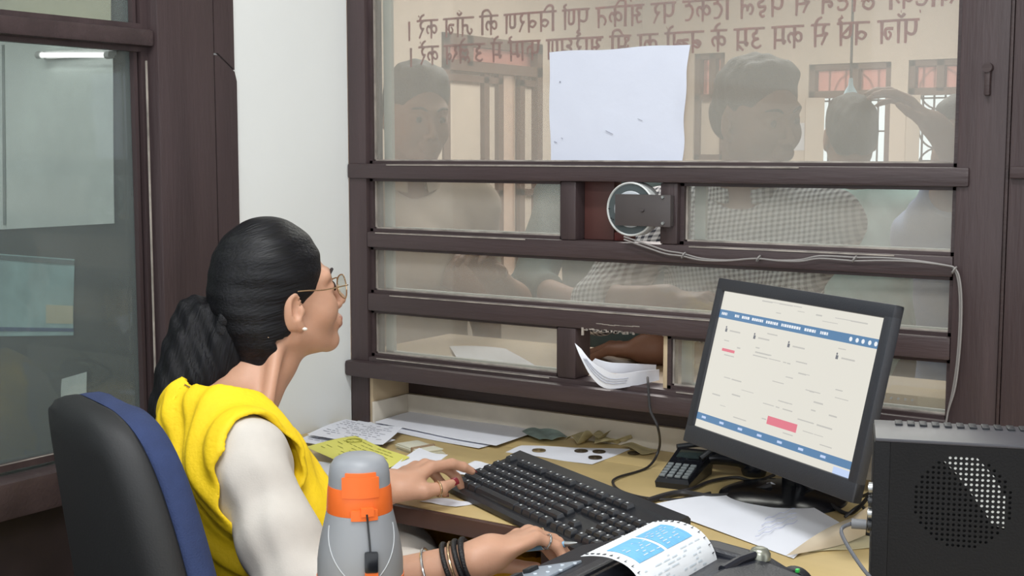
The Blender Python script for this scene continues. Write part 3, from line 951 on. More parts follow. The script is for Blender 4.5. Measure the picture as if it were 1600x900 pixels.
cable('black cable curling in front of the keypad terminal', [Z(1028, 776), Z(1040, 772), Z(1080, 764), Z(1110, 752), Z(1150, 746), Z(1180, 752), Z(1210, 742, .01)], .0028)
cable('black power cable running from the monitor stand to the tower', [Z(1252, 752, .03), Z(1275, 770, .012), Z(1300, 790, .006), Z(1330, 802, .006), Z(1362, 770, .05)], .003)
cable('second dark cable slung behind the monitor foot', [Z(1250, 776), Z(1300, 782, .004), Z(1345, 776, .012), Z(1368, 765, .06)], .0026)
cable('thin black cable draped towards the foot of the tower', [Z(1320, 808, .006), Z(1345, 790, .02), Z(1355, 812, .006), Z(1352, 832), Z(1366, 836)], .0022)

# big sheet with curled side, folded beige sheet
big = flat_paper('paper_sheet', 'large white handwritten sheet in front of the monitor', 'paper', [(1012, 790), (1205, 768), (1312, 818), (1240, 872)], .002, curl=.0, lift=lambda u, v: .016 * max(0, u - .7) * (1 - v) * 3 + .006 * math.sin(u * 3), lines=0, nu=16)
BEI = mat('beige_paper_back', rgb(196, 182, 160), 0.75)
flat_paper('folded_sheet', 'beige backed sheet curling up at the right of the large white sheet', 'paper', [(1308, 822), (1356, 798), (1352, 838), (1228, 872)], .004, BEI, z4=[.022, .05, .008, .003], curl=.006)
flat_paper('envelope', 'cream envelope flat on the desk beside the tower', 'envelope', [(1300, 838), (1362, 838), (1362, 856), (1262, 862)], .0015, mat('cream_envelope', rgb(206, 196, 160), 0.7))
HAND = mat('blue_pen_ink', rgb(186, 190, 216), 0.7)
b = MB()
for k in range(4):
    x0, y0 = 1180 + k * 5, 838 - k * 9
    pts = [onZ(x0 + i * 6, y0 - i * 2.2 + 1.3 * math.sin(i * 2.1 + k), TZ + .0095 + .0012 * i * (k > 0) * .3) for i in range(12 - k)]
    b.tube(pts, .0005, 4, smooth=3)
b.build('handwriting', HAND, big, world=True)
# ------------------------------------------------------------------ things on the partition
# intercom disc held by a steel plate in the upper pass-through
dc = onY(984, 327, PY - .010)
t = thing('intercom_speaker', 'round white rimmed speaker disc set in the upper pass-through', 'speaker', (dc.x, dc.y, dc.z))
RX = Matrix.Rotation(PI / 2, 3, 'X') @ Matrix.Identity(3)
Ry = Matrix(((1, 0, 0), (0, 0, 1), (0, -1, 0)))      # lathe axis along +y (away from the office)
RIMW = mat('white_enamel', rgb(206, 208, 206), 0.4)
b = MB(); b.lathe([(.0445, .0), (.0465, .002), (.0465, .030), (.041, .033), (.040, .030), (.0425, .028), (.0425, .004), (.0440, .0005), (.0445, .0)], n=64, axis=Ry, cap=False); b.build('rim', RIMW, t)
b = MB(); b.lathe([(0, .003), (.043, .003), (.043, .014), (0, .014)], n=64, axis=Ry); b.build('cone', mat('slate_green_paint', rgb(70, 78, 80), 0.5), t)
b = MB(); b.lathe([(0, .0005), (.0300, .0005), (.0312, .002), (.0312, .004), (0, .004)], n=64, axis=Ry); b.build('centre_plate', mat('pale_grey_plate', rgb(190, 194, 200), 0.45), t)
for px, py in ((952, 326), (958, 343), (955, 341)):
    p = onY(px, py, dc.y) - dc
    b = MB(); b.cyl((p.x, .0, p.z), (p.x, -.0012, p.z), .0013, n=10); b.build('rivet', BLACKP, t)
bk = thing('mounting_plate', 'dark steel plate screwed to the mullion across the speaker disc', 'bracket', (onY(1006, 328, PY - .014).x, PY - .014, dc.z))
q0, q1 = onY(962, 303, PY - .014), onY(1048, 355, PY - .014)
PLT = mat('dark_painted_steel', rgb(72, 66, 66), 0.4, 0.08, 20)
b = MB().span((q0.x, PY - .0165, q1.z), (q1.x, PY - .0125, q0.z), .0008); b.span((q1.x - .022, PY - .0126, q1.z + .001), (q1.x - .001, PY - .0005, q0.z - .001), .0008)
b.build('plate', PLT, bk, world=True)
for px, py, r in ((1036, 308, .0034), (1036, 349, .0034), (1004, 328, .0042)):
    p = onY(px, py, PY - .0165)
    b = MB(); b.cyl((p.x, PY - .016, p.z), (p.x, PY - .0195, p.z), r, r * .7, n=14); b.build('bolt', STEEL if r < .004 else PLT, bk, world=True)
# a box standing in the hall side of the opening
t = thing('wooden_box', 'pale wooden box with a row of white studs on the outer counter at the right', 'box', (onY(1428, 630, 2.16).x, 2.16, .872))
p0, p1 = onY(1372, 612, 2.12), onY(1480, 650, 2.12)
b = MB().span((p0.x, 2.12, .8725), (p1.x, 2.20, p0.z), .002); b.build('box', mat('pale_box_wood', rgb(206, 178, 120), .6, .08, 6), t, world=True)
b = MB().span((p0.x + (p1.x - p0.x) * .58, 2.1185, .8735), (p1.x - .001, 2.1203, p0.z - .001), .0003); b.build('end_label', mat('cream_end_label', rgb(226, 206, 150), .6), t, world=True)
for k in range(5):
    b = MB(); p = onY(1382 + 11 * k, 616, 2.12); b.cyl((p.x, 2.118, p0.z - .008), (p.x, 2.121, p0.z - .008), .0022, n=10); b.build('stud', RIMW, t, world=True)
t = thing('wooden_block', 'reddish brown wooden block filling the left of the upper pass-through', 'block', (-1.155, PY + .04, 1.136))
b = MB().span((-1.1855, PY + .030, 1.1355), (-1.125, PY + .054, 1.2385), .002); b.build('block', mat('reddish_brown_wood', rgb(78, 46, 42), 0.5, 0.2, 6), t, world=True)
b = MB().span((-1.124, PY + .030, 1.1355), (-1.092, PY + .05, 1.150), .001); b.build('cleat', mat('red_brown_cleat', rgb(96, 40, 36), 0.5), t, world=True)

# twin cable stapled along the rail and down the post
y_ = PY - .009
W_ = [(975, 372), (1010, 384), (1040, 394), (1066, 398), (1095, 405), (1135, 407), (1180, 404), (1215, 407), (1250, 407), (1280, 402), (1320, 404), (1336, 405), (1380, 405), (1430, 408), (1480, 415), (1491, 420), (1498, 436), (1501, 470), (1500, 520), (1496, 570), (1490, 610), (1482, 640), (1478, 662)]
t = thing('speaker_cable', 'grey twin cable stapled along the rail and down the right post', 'cable', tuple(onY(975, 372, y_)))
for k in (-1, 1):
    MB().tube([onY(px, py + k * (1.3 + 1.3 * math.sin(px * .02)) * (px < 1485), y_ - .001 * k) + Vector((k * .0013 * (px >= 1485), 0, 0)) for px, py in W_], .0015, 8, smooth=5).build('strand', CBG, t, world=True)
for px, py in ((1068, 399), (1185, 404), (1335, 405), (1491, 422)):
    p = onY(px, py, y_)
    b = MB(); b.tube([p + Vector((.0045 * math.cos(a) * .6, 0.004 * math.sin(a), .0045 * math.cos(a))) for a in np.linspace(0, 2 * PI, 14, endpoint=False)], .0015, 6, closed=True)
    b.cyl(p + Vector((0, .002, 0)), (p.x, PY + .001, p.z), .0012, n=8)
    b.build('cable_tie', CBG, t, world=True)

# papers pushed through the lower slot
def slot_sheet(label, pts_l, pts_r, ys, m=PAPER, marks=False):
    L = [onY(px, py, y) for (px, py), y in zip(pts_l, ys)]; R_ = [onY(px, py, y) for (px, py), y in zip(pts_r, ys)]
    L, R_ = smooth_path(L, 6), smooth_path(R_, 6)
    t = thing('application_form', label, 'paper', tuple(L[0]))
    n_ = len(L) - 1
    f = lambda u, v: L[round(u * n_)].lerp(R_[round(u * n_)], v)
    MB().sheet(f, n_, 6, .0005).build('sheet', m, t, world=True, angle=60)
    if marks:
        b = MB()
        for v in (.30, .45, .6):
            b.tube([f(u, v) + Vector((0, -.0015, .001)) for u in np.linspace(.2, .75, 10)], .0006, 4)
        b.build('print', INK, t, world=True)
slot_sheet('curled white form pushed through the lower pass-through slot', [(898, 536), (908, 560), (925, 590), (948, 607), (990, 603), (1030, 594)], [(908, 545), (922, 562), (940, 575), (962, 584), (1000, 580), (1030, 577)], [1.965, 1.958, 1.955, 1.962, 1.985, 2.03], marks=True)
slot_sheet('second white sheet lying in the slot behind the curled form', [(922, 568), (945, 580), (975, 584), (1025, 582)], [(930, 560), (952, 566), (985, 568), (1025, 570)], [1.985, 1.985, 2.0, 2.05])

# notice on the glass (blank from the office side)
GYI = GY - .0012
t = thing('paper_notice', 'large blank white notice stuck on the inside of the upper glass', 'paper', tuple(onY(966, 165, GYI)))
cs = [onY(859, 82, GYI), onY(1078, 69, GYI), onY(1067, 251, GYI), onY(861, 251, GYI)]
def nf(u, v):
    p = (cs[0] * (1 - u) + cs[1] * u) * (1 - v) + (cs[3] * (1 - u) + cs[2] * u) * v
    p.x += .0015 * math.sin(14 * v + 2) * (u > .9) + .001 * math.sin(9 * v) * (1 - u)
    p.z += .0012 * math.sin(11 * u) * (1 - v)
    p.y -= .0010 + .0012 * max(0, math.sin(7 * u + 3 * v)) + .010 * max(0, u - .93) * max(0, 1 - abs(v - .45) * 3) * 6
    return p
MB().sheet(nf, 40, 40, .0004).build('sheet', mat('notice_paper', rgb(204, 208, 222), 0.75, 0.015, 18, bump=.15, bscale=40), t, world=True, angle=60)
b = MB()
for px, py, w, h in ((875, 128, 3, 3), (868, 222, 6, 1.4), (878, 216, 4, 1.2), (952, 207, 16, 1.2), (1000, 187, 10, .8)):
    p = onY(px, py, GYI - .0035); b.box(p, (w * .001, .0003, h * .001), Matrix.Rotation(.4, 3, 'Y'))
b.build('pencil_mark', INK, t, world=True, smooth=False)

# posters and sheets pinned up on the far wall of the dim side room
def pinned(name, label, pix, m, parts=()):
    c = [onY(px, py, 2.044) for px, py in pix]
    t = thing(name, label, 'poster', tuple(c[0]))
    MB().sheet(lambda u, v: (c[0] * (1 - u) + c[1] * u) * (1 - v) + (c[3] * (1 - u) + c[2] * u) * v - Vector((0, .001 * math.sin(5 * u + 4 * v), 0)), 10, 10, .0012).build('sheet', m, t, world=True, angle=60)
    for nm, pq, mm in parts:
        q = [onY(px, py, 2.0415) for px, py in pq]
        MB().sheet(lambda u, v: (q[0] * (1 - u) + q[1] * u) * (1 - v) + (q[3] * (1 - u) + q[2] * u) * v, 2, 2, .0010).build(nm, mm, t, world=True)
PALE = mat('pale_green_white_board', rgb(236, 244, 240), 0.7, 0.05, 4)
CRM = mat('cream_card', rgb(226, 220, 190), 0.7)
pinned('wall_chart', 'tall pale green white chart seen through the dusty left window', [(-60, 60), (176, 75), (179, 349), (-60, 362)], PALE, [('fold_line', [(3, 70), (7, 70), (9, 352), (5, 352)], mat('grey_fold', rgb(150, 160, 158), 0.7))])
pinned('wall_chart', 'cream chart above the crossbar of the left window', [(-60, -60), (174, -60), (174, 38), (-60, 24)], CRM)
TEALP = mat('teal_patch_sheet', rgb(172, 206, 206), 0.7, 0.18, 14)  # colour of the sheet made up for the screen-like patch in the glass
pinned('screen_patch_sheet', 'teal sheet with a dark blue lower band, made up for the screen-like patch in the left window', [(-60, 392), (116, 405), (115, 524), (-60, 526)], TEALP,
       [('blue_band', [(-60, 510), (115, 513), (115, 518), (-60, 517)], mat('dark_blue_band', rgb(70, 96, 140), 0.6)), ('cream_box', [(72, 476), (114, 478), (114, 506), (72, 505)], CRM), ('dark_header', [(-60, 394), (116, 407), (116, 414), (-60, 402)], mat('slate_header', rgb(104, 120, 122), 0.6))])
pinned('note_sheet', 'small pale note on the side room wall just above the chair back', [(97, 592), (135, 581), (136, 622), (95, 622)], PALE)
# tube light on that wall
p0, p1 = onY(62, 86, 2.02), onY(170, 86, 2.02)
t = thing('tube_light', 'lit fluorescent tube at the top of the pale chart in the side room', 'light', tuple((p0 + p1) / 2))
b = MB(); b.cyl(p0, p1, .006, n=14); b.build('tube', mat('lit_tube', rgb(240, 240, 240), .4, emit=(1, 1, 1, 1), estr=3.0), t, world=True)
b = MB(); b.span((p0.x, 2.03, p0.z - .010), (p1.x, 2.043, p0.z + .010), .002); b.build('batten', RIMW, t, world=True)
for p in (p0, p1):
    b = MB(); b.cyl(p - Vector((.008, 0, 0)), p + Vector((.008, 0, 0)), .009, n=12); b.span((p.x - .006, 2.018, p.z - .006), (p.x + .006, 2.032, p.z + .006)); b.build('lamp_holder', RIMW, t, world=True)

# a sheet lying on the outer counter behind the lower left pane
q = [onZ(px, py, .8745) for px, py in ((702, 541), (790, 545), (842, 577), (716, 566))]
t = thing('paper_sheet', 'white sheet lying on the outer counter behind the lower left pane', 'paper', tuple(q[0]))
MB().sheet(lambda u, v: (q[0] * (1 - u) + q[1] * u) * (1 - v) + (q[3] * (1 - u) + q[2] * u) * v + Vector((0, 0, .003 * abs(math.sin(3 * u + 2 * v)))), 10, 10, .0006).build('sheet', PAPER, t, world=True, angle=60)
# ------------------------------------------------------------------ ticket printer and the form it feeds
PZ = .118
A0, B0 = onZ(915, 868, TZ + PZ + .012), onZ(1030, 813, TZ + PZ + .012)
wd = (B0 - A0); PWid = wd.length; wd.normalize()
fdv = Vector((wd.y, -wd.x, 0)).normalized()          # away from the clerk, towards the tower
ang = math.atan2(fdv.y, fdv.x)
pr = thing('ticket_printer', 'black dot matrix ticket printer in the foreground with a grey button panel', 'printer', (A0.x, A0.y, TZ), ang)
# local frame: x = fdv (to the right, feeding), y = wd (along the platen, away from the camera)
PBL = mat('printer_charcoal', rgb(34, 36, 44), 0.35, bump=.1, bscale=400)
y0, y1 = -.30, PWid + .018
b = MB()
prof = [(-.115, .0), (-.118, .055), (-.112, .078), (-.022, .106), (-.006, .108), (.0, .098), (.09, .098), (.10, .105), (.17, .092), (.185, .07), (.185, 0)]
b.prism([(x, y0, z) for x, z in prof], (0, y1 - y0, 0)); o = b.build('body', PBL, pr, smooth=False)
bv = o.modifiers.new('soft_edges', 'BEVEL'); bv.width = .004; bv.segments = 3; bv.limit_method = 'ANGLE'
# rounded end cover with the platen knob
b = MB()
for yy, k in ((PWid + .012, 1.0), (PWid + .03, 1.0), (PWid + .05, .93), (PWid + .058, .8)):
    pass
rings = []
for yy, k in ((PWid + .010, 1.0), (PWid + .034, 1.0), (PWid + .050, .96), (PWid + .058, .86)):
    rings.append([(.035 + (x - .035) * k, yy, z * k if z > .02 else z) for x, z in ((-.045, 0), (-.045, .082), (-.02, .102), (.05, .107), (.11, .102), (.165, .080), (.185, .04), (.185, 0))])
b.loft(rings); o = b.build('end_cover', PBL, pr, smooth=False)
bv = o.modifiers.new('soft_edges', 'BEVEL'); bv.width = .006; bv.segments = 3; bv.limit_method = 'ANGLE'
PAN = mat('grey_control_panel', rgb(150, 160, 172), 0.4)
sl = math.atan2(.028, .09)
INDM = mat('pale_indicator', rgb(196, 206, 216), 0.4)
def onpanel(x): return .078 + (x + .112) * (.028 / .09)
b = MB().box((-.070, -.030, onpanel(-.070) + .0016), (.066, .170, .003), Matrix.Rotation(-sl, 3, 'Y'), .001); b.build('control_panel', PAN, pr)
for k in range(4):
    b = MB().box((-.088, -.060 + k * .030, onpanel(-.088) + .005), (.010, .018, .006), Matrix.Rotation(-sl, 3, 'Y'), .0015); b.build('button', BLACKP, pr)
for i in range(3):
    for k in range(5):
        b = MB(); c = Vector((-.068 + .016 * i, -.075 + .028 * k, onpanel(-.068 + .016 * i) + .003)); b.cyl(c, c + Vector((0, 0, .0012)), .0022, n=12); b.build('indicator', INDM, pr)
b = MB(); c = Vector((.112, PWid + .022, .1045)); b.lathe([(0, -.004), (.012, -.004), (.012, .002), (.009, .007), (.005, .009), (0, .009)], c, 24); b.build('release_cap', mat('worn_chrome', rgb(150, 152, 140), 0.3, metal=.6), pr)
b = MB(); b.tube([(.112, PWid + .020, .107), (.104, PWid - .012, .106), (.098, PWid - .04, .101)], [.004, .005, .006], 10); b.build('release_lever', PBL, pr)
b = MB(); b.lathe([(0, 0), (.021, 0), (.022, .002), (.022, .014), (.019, .017), (0, .017)], (.135, PWid + .056, .062), 30, Matrix.Rotation(-PI / 2, 3, 'X')); b.build('platen_knob', BLACKP, pr)
b = MB(); b.cyl((.02, -.16, .1), (.02, PWid + .012, .1), .016, n=20); b.build('platen', BLACKG, pr)
b = MB().box((.150, PWid + .036, .0905), (.004, .005, .004), None, .001); b.build('power_lamp', mat('green_lamp', rgb(60, 200, 90), .3), pr)
b = MB(); b.tube([(.19, PWid + .01, .05), (.21, PWid + .0, .068), (.225, PWid + .01, .085)], [.007, .005, .003], 10, smooth=4); b.build('cable_stub', mat('white_plastic', rgb(220, 220, 220), .5), pr)

fm = thing('ticket_form', 'blue and white ticket form with punched edges curling out of the printer', 'ticket', (A0.x, A0.y, TZ + PZ), ang)
TK = mat('ticket_paper', rgb(232, 236, 240), 0.65)
BLU = mat('blue_ticket_print', rgb(110, 178, 222), 0.6, 0.12, 60, stretch=(1, 12, 1))
def arcp(s):
    """profile of the form: s = distance along the feed from the torn end"""
    P = [(-.006, .010), (.010, .0135), (.030, .0145), (.052, .008), (.068, -.010), (.075, -.038), (.076, -.066)]
    n_ = len(P) - 1; f = min(max(s, 0), .9999) * n_; i = int(f); t = f - i
    g = lambda k: Vector(P[max(0, min(n_, k))])
    p0, p1, p2, p3 = g(i - 1), g(i), g(i + 1), g(i + 2)
    return 0.5 * ((2 * p1) + (p2 - p0) * t + (2 * p0 - 5 * p1 + 4 * p2 - p3) * t * t + (3 * p1 - p0 - 3 * p2 + p3) * t ** 3)
def fpt(s, w, d=0.0):
    p = arcp(s); q = arcp(min(1, s + .01)) - arcp(max(0, s - .01)); n2 = Vector((-q.y, q.x)).normalized() * d
    return Vector((p.x + n2.x, w * PWid, p.y + n2.y))
b = MB()
NW = 54
b.sheet(lambda u, v: fpt(u + (.012 * (round(v * NW) % 2) if u == 0 else 0), v), 44, NW, .0004); b.build('sheet', TK, fm, angle=60)
HOLE = mat('dark_hole', rgb(60, 62, 66), .8)
def patch(nm, s0, s1, w0, w1, m, d=.0007):
    b = MB(); b.sheet(lambda u, v: fpt(s0 + (s1 - s0) * u, w0 + (w1 - w0) * v, d), 16, 8, .0003); b.build(nm, m, fm, angle=60)
patch('blue_panel', .20, .50, .12, .46, BLU); patch('blue_panel', .20, .50, .50, .86, BLU)
for k in range(16):
    s = .06 + .93 * k / 15
    for w in (.035, .965):
        c = fpt(s, w, .0008); b = MB(); b.box(c, (.0034, .0028, .0006), Matrix.Rotation(-(k / 15) * 1.4, 3, 'Y')); b.build('punch_hole', HOLE, fm, smooth=False)
rq = random.Random(5); b = MB()
for k in range(9):
    s = .54 + .028 * k; w = .10
    while w < .86:
        l = rq.uniform(.03, .10)
        if rq.random() < .6: b.bm.faces.new([b.bm.verts.new(fpt(a, c, .0009)) for a, c in ((s, w), (s, w + l), (s + .009, w + l), (s + .009, w))])
        w += l + .03
for k in range(8):
    s = .225 + .033 * k; w = .15
    while w < .82:
        l = rq.uniform(.02, .07)
        if rq.random() < .45: b.bm.faces.new([b.bm.verts.new(fpt(a, c, .0012)) for a, c in ((s, w), (s, w + l), (s + .008, w + l), (s + .008, w))])
        w += l + .03
b.build('print', mat('pale_ticket_print', rgb(206, 216, 224), .7), fm, smooth=False)

# pen held in the right hand (its own thing)
q1_, q2_ = Vector(atD(902, 848, 1.735)), Vector(atD(750, 866, 1.80))
t = thing('ball_pen', 'pale blue ball pen held in the right hand', 'pen', tuple(q2_))
d_ = (q1_ - q2_).normalized()
b = MB(); b.tube([q2_, q2_ + d_ * .004, q1_ - d_ * .018], [.0036, .0042, .0042], 14); b.build('barrel', mat('pale_blue_plastic', rgb(140, 190, 226), .3), t, world=True)
b = MB(); b.tube([q1_ - d_ * .018, q1_ - d_ * .004, q1_], [.0040, .0018, .0006], 12); b.build('tip', STEEL, t, world=True)
# ------------------------------------------------------------------ organic surfaces from distance fields
def smin(a, b, k):
    h = np.clip(0.5 + 0.5 * (b - a) / k, 0, 1)
    return b + (a - b) * h - k * h * (1 - h)
def smax(a, b, k): return -smin(-a, -b, k)
A_ = lambda p: np.array(p, dtype=np.float64)
def cap(P, a, b, ra, rb):
    a, b = A_(a), A_(b)
    ba = b - a
    pa = P - a
    t = np.clip(pa @ ba / max(ba @ ba, 1e-12), 0, 1)
    return np.linalg.norm(pa - t[:, None] * ba, axis=1) - (ra + (rb - ra) * t)
def ell(P, c, r, R=None):
    q = P - A_(c)
    if R is not None: q = q @ R
    r = A_(r)
    k0 = np.linalg.norm(q / r, axis=1)
    k1 = np.linalg.norm(q / (r * r), axis=1)
    return k0 * (k0 - 1.0) / np.maximum(k1, 1e-9)
def chain(P, pts, rad, k=0.01):
    d = None
    for i in range(len(pts) - 1):
        c = cap(P, pts[i], pts[i + 1], rad[i], rad[i + 1])
        d = c if d is None else smin(d, c, k)
    return d
def rotm(rx=0, ry=0, rz=0):
    return np.array(Matrix.Rotation(rz, 3, 'Z') @ Matrix.Rotation(ry, 3, 'Y') @ Matrix.Rotation(rx, 3, 'X'))


def sdf_mesh(f, lo, hi, h, B=8):
    """surface-net of f < 0 on a grid of step h; only blocks near the surface are evaluated finely"""
    lo, hi = A_(lo), A_(hi)
    nb = np.ceil((hi - lo) / (h * B)).astype(int)
    n = nb * B + 1
    ci = np.stack(np.meshgrid(*[np.arange(k) for k in nb], indexing='ij'), -1).reshape(-1, 3)
    cd = f(lo + (ci + 0.5) * B * h)
    vol = np.repeat(np.repeat(np.repeat(cd.reshape(nb), B, 0), B, 1), B, 2)
    vol = np.pad(vol, ((0, 1), (0, 1), (0, 1)), mode='edge').astype(np.float32)
    act = ci[np.abs(cd) < B * h * 1.6 + .006]
    g = np.stack(np.meshgrid(*[np.arange(B + 1)] * 3, indexing='ij'), -1).reshape(-1, 3)
    for s in range(0, len(act), 300):
        I = (act[s:s + 300, None, :] * B + g[None]).reshape(-1, 3)
        vol[I[:, 0], I[:, 1], I[:, 2]] = f(lo + I * h)
    ins = vol < 0
    cnt = np.zeros(n - 1, np.int8)
    for a in (0, 1):
        for b in (0, 1):
            for c in (0, 1):
                cnt += ins[a:n[0] - 1 + a, b:n[1] - 1 + b, c:n[2] - 1 + c]
    C = np.argwhere((cnt > 0) & (cnt < 8))
    idx = np.full(n - 1, -1, np.int32)
    idx[C[:, 0], C[:, 1], C[:, 2]] = np.arange(len(C))
    acc = np.zeros((len(C), 3)); num = np.zeros(len(C))
    cor = [(a, b, c) for a in (0, 1) for b in (0, 1) for c in (0, 1)]
    val = {o: vol[C[:, 0] + o[0], C[:, 1] + o[1], C[:, 2] + o[2]] for o in cor}
    for o in cor:
        for ax in range(3):
            if o[ax]: continue
            o2 = list(o); o2[ax] = 1; o2 = tuple(o2)
            v0, v1 = val[o], val[o2]
            m = (v0 < 0) != (v1 < 0)
            t = np.where(m, v0 / np.where(m, v0 - v1, 1), 0)
            p = np.zeros((len(C), 3)) + A_(o); p[:, ax] += t
            acc[m] += p[m]; num[m] += 1
    V = lo + (C + acc / num[:, None]) * h
    faces = []
    for ax in range(3):
        sl0 = [slice(None)] * 3; sl1 = [slice(None)] * 3
        sl0[ax] = slice(0, n[ax] - 1); sl1[ax] = slice(1, n[ax])
        s0, s1 = ins[tuple(sl0)], ins[tuple(sl1)]
        E = np.argwhere(s0 != s1)
        o1, o2 = [(1, 2), (2, 0), (0, 1)][ax]
        E = E[(E[:, o1] > 0) & (E[:, o2] > 0) & (E[:, o1] < n[o1] - 1) & (E[:, o2] < n[o2] - 1)]
        fl = s0[E[:, 0], E[:, 1], E[:, 2]]
        q = []
        for d1, d2 in ((-1, -1), (0, -1), (0, 0), (-1, 0)):
            e = E.copy(); e[:, o1] += d1; e[:, o2] += d2
            q.append(idx[e[:, 0], e[:, 1], e[:, 2]])
        q = np.stack(q, 1)
        q[~fl] = q[~fl][:, ::-1]
        faces.append(q)
    return V, np.concatenate(faces)


def raw_mesh(name, parts, smooth_it=1):
    """one mesh from [(V, F, material index or fn)]"""
    vs, fs, mi, off = [], [], [], 0
    for V, Fc, m in parts:
        vs.append(V); fs.append(Fc + off); off += len(V)
        mi.append(np.full(len(Fc), m) if np.isscalar(m) else m(V[Fc].mean(1)))
    V = np.concatenate(vs); Fc = np.concatenate(fs); mi = np.concatenate(mi)
    # light tangential relaxation
    for _ in range(smooth_it):
        s = np.zeros_like(V); c = np.zeros(len(V))
        for i in range(4):
            a, b = Fc[:, i], Fc[:, (i + 1) % 4]
            np.add.at(s, a, V[b]); np.add.at(c, a, 1)
            np.add.at(s, b, V[a]); np.add.at(c, b, 1)
        V = V * .5 + .5 * s / np.maximum(c, 1)[:, None]
    me = bpy.data.meshes.new(name)
    me.vertices.add(len(V)); me.vertices.foreach_set('co', V.ravel().astype(np.float32))
    me.loops.add(len(Fc) * 4); me.loops.foreach_set('vertex_index', Fc.ravel().astype(np.int32))
    me.polygons.add(len(Fc)); me.polygons.foreach_set('loop_start', np.arange(0, len(Fc) * 4, 4, dtype=np.int32))
    me.polygons.foreach_set('loop_total', np.full(len(Fc), 4, dtype=np.int32))
    me.polygons.foreach_set('material_index', mi.astype(np.int32))
    me.update(); me.validate()
    return me


def head_sdf(P, female=True, fat=1.0, face=True):
    """head in its own frame: x right, y forward, z up, ear canal near the origin"""
    Q = P.copy(); Q[:, 0] = np.abs(Q[:, 0])
    d = ell(P, (0, -.020, .040), (.073 * fat, .094, .080))
    d = smin(d, ell(P, (0, .020, -.014), (.061 * fat, .070, .090)), .03)
    d = smin(d, cap(Q, (.046 * fat, -.004, -.052), (.012, .064, -.090), .020, .017), .025)
    d = smin(d, ell(P, (0, .072, -.092), (.019, .017, .015)), .018)
    d = smin(d, ell(Q, (.036, .054, -.026), (.026, .028, .030)), .02)
    d = smin(d, cap(Q, (.008, .087, .026), (.044, .068, .030), .009, .010), .014)
    d = smax(d, -ell(Q, (.032, .100, .008), (.020, .020, .014)), .012)
    d = smin(d, ell(Q, (.031, .073, .008), (.0165, .0135, .0125)), .005)
    d = smax(d, -cap(Q, (.022, .0885, .0055), (.041, .083, .0065), .0012, .0012), .002)
    d = smin(d, cap(P, (0, .088, .016), (0, .107, -.026), .0065, .0085), .010)
    d = smin(d, ell(P, (0, .108, -.030), (.0105, .0095, .0085)), .006)
    d = smin(d, ell(Q, (.0115, .096, -.034), (.0068, .0095, .007)), .005)
    d = smax(d, -ell(Q, (.0065, .103, -.0405), (.003, .005, .003)), .003)
    d = smin(d, ell(P, (0, .088, -.060), (.026, .012, .016)), .012)
    d = smin(d, ell(P, (0, .0945, -.0565), (.021, .0072, .0050)), .004)
    d = smin(d, ell(P, (0, .0930, -.0670), (.0185, .0078, .0058)), .004)
    d = smax(d, -cap(Q, (0, .1025, -.0617), (.021, .092, -.0617), .0011, .0011), .0025)
    # ears
    R = rotm(math.radians(-12), 0, math.radians(-14))
    e = ell(Q, (.0745 * fat, -.012, -.004), (.0078, .0172, .0320), R)
    e = smin(e, ell(Q, (.072 * fat, -.003, -.032), (.006, .009, .011)), .008)
    e = smax(e, -ell(Q, (.0815 * fat, -.0055, .001), (.0085, .0098, .0200), R), .003)
    e = smin(e, ell(Q, (.0755 * fat, .004, -.009), (.004, .006, .008)), .004)
    d = smin(d, e, .006)
    return d


def hand_frame(wrist, dirv, normal):
    """columns: across (towards the thumb side for a right hand = -x), along the fingers, back of the hand"""
    y = Vector(dirv).normalized(); z = Vector(normal); z = (z - y * z.dot(y)).normalized(); x = y.cross(z)
    return np.array(Matrix((x, y, z)).transposed()), A_(wrist)


def hand_sdf(P, wrist, dirv, normal, side, curls, spread=1.0, thumb=None, s=1.0):
    """side +1: thumb on -x (right hand, palm down); curls: per finger (base, mid, tip) bend in degrees"""
    M, o = hand_frame(wrist, dirv, normal)
    Q = (P - o) @ M / s
    Q = Q * A_((side, 1, 1))
    d = cap(Q, (0, -.015, 0), (0, .012, 0), .0235, .026)
    d = smin(d, ell(Q, (0, .045, -.002), (.038, .045, .0145)), .016)
    d = smin(d, ell(Q, (-.022, .030, -.008), (.019, .030, .016)), .012)
    bases = [(-.0275, .078, .0), (-.0085, .084, .002), (.0105, .080, .001), (.0275, .071, -.002)]
    lens = [(.040, .024, .019), (.044, .027, .020), (.040, .025, .019), (.032, .019, .017)]
    rads = [(.0096, .0085, .0076, .0062), (.0098, .0086, .0077, .0063), (.0094, .0083, .0074, .006), (.0083, .0073, .0066, .0055)]
    ang0 = [7, 2, -3, -9]
    for i in range(4):
        p = A_(bases[i]); a = math.radians(ang0[i] * spread); bend = 0
        pts = [p - A_((0, .012, .001)), p]; rr = [rads[i][0], rads[i][0]]
        for j in range(3):
            bend += math.radians(curls[i][j])
            dv = A_((-math.sin(a) * math.cos(bend), math.cos(a) * math.cos(bend), -math.sin(bend)))
            p = p + dv * lens[i][j]
            pts.append(p); rr.append(rads[i][j + 1])
        fd = chain(Q, pts, rr, .004)
        d = smin(d, fd, .006)
    th = thumb or [(-.024, .012, -.008), (-.046, .040, -.018), (-.055, .070, -.024), (-.054, .096, -.028)]
    d = smin(d, chain(Q, th, (.0145, .0118, .0098, .0072), .005), .009)
    return d * s


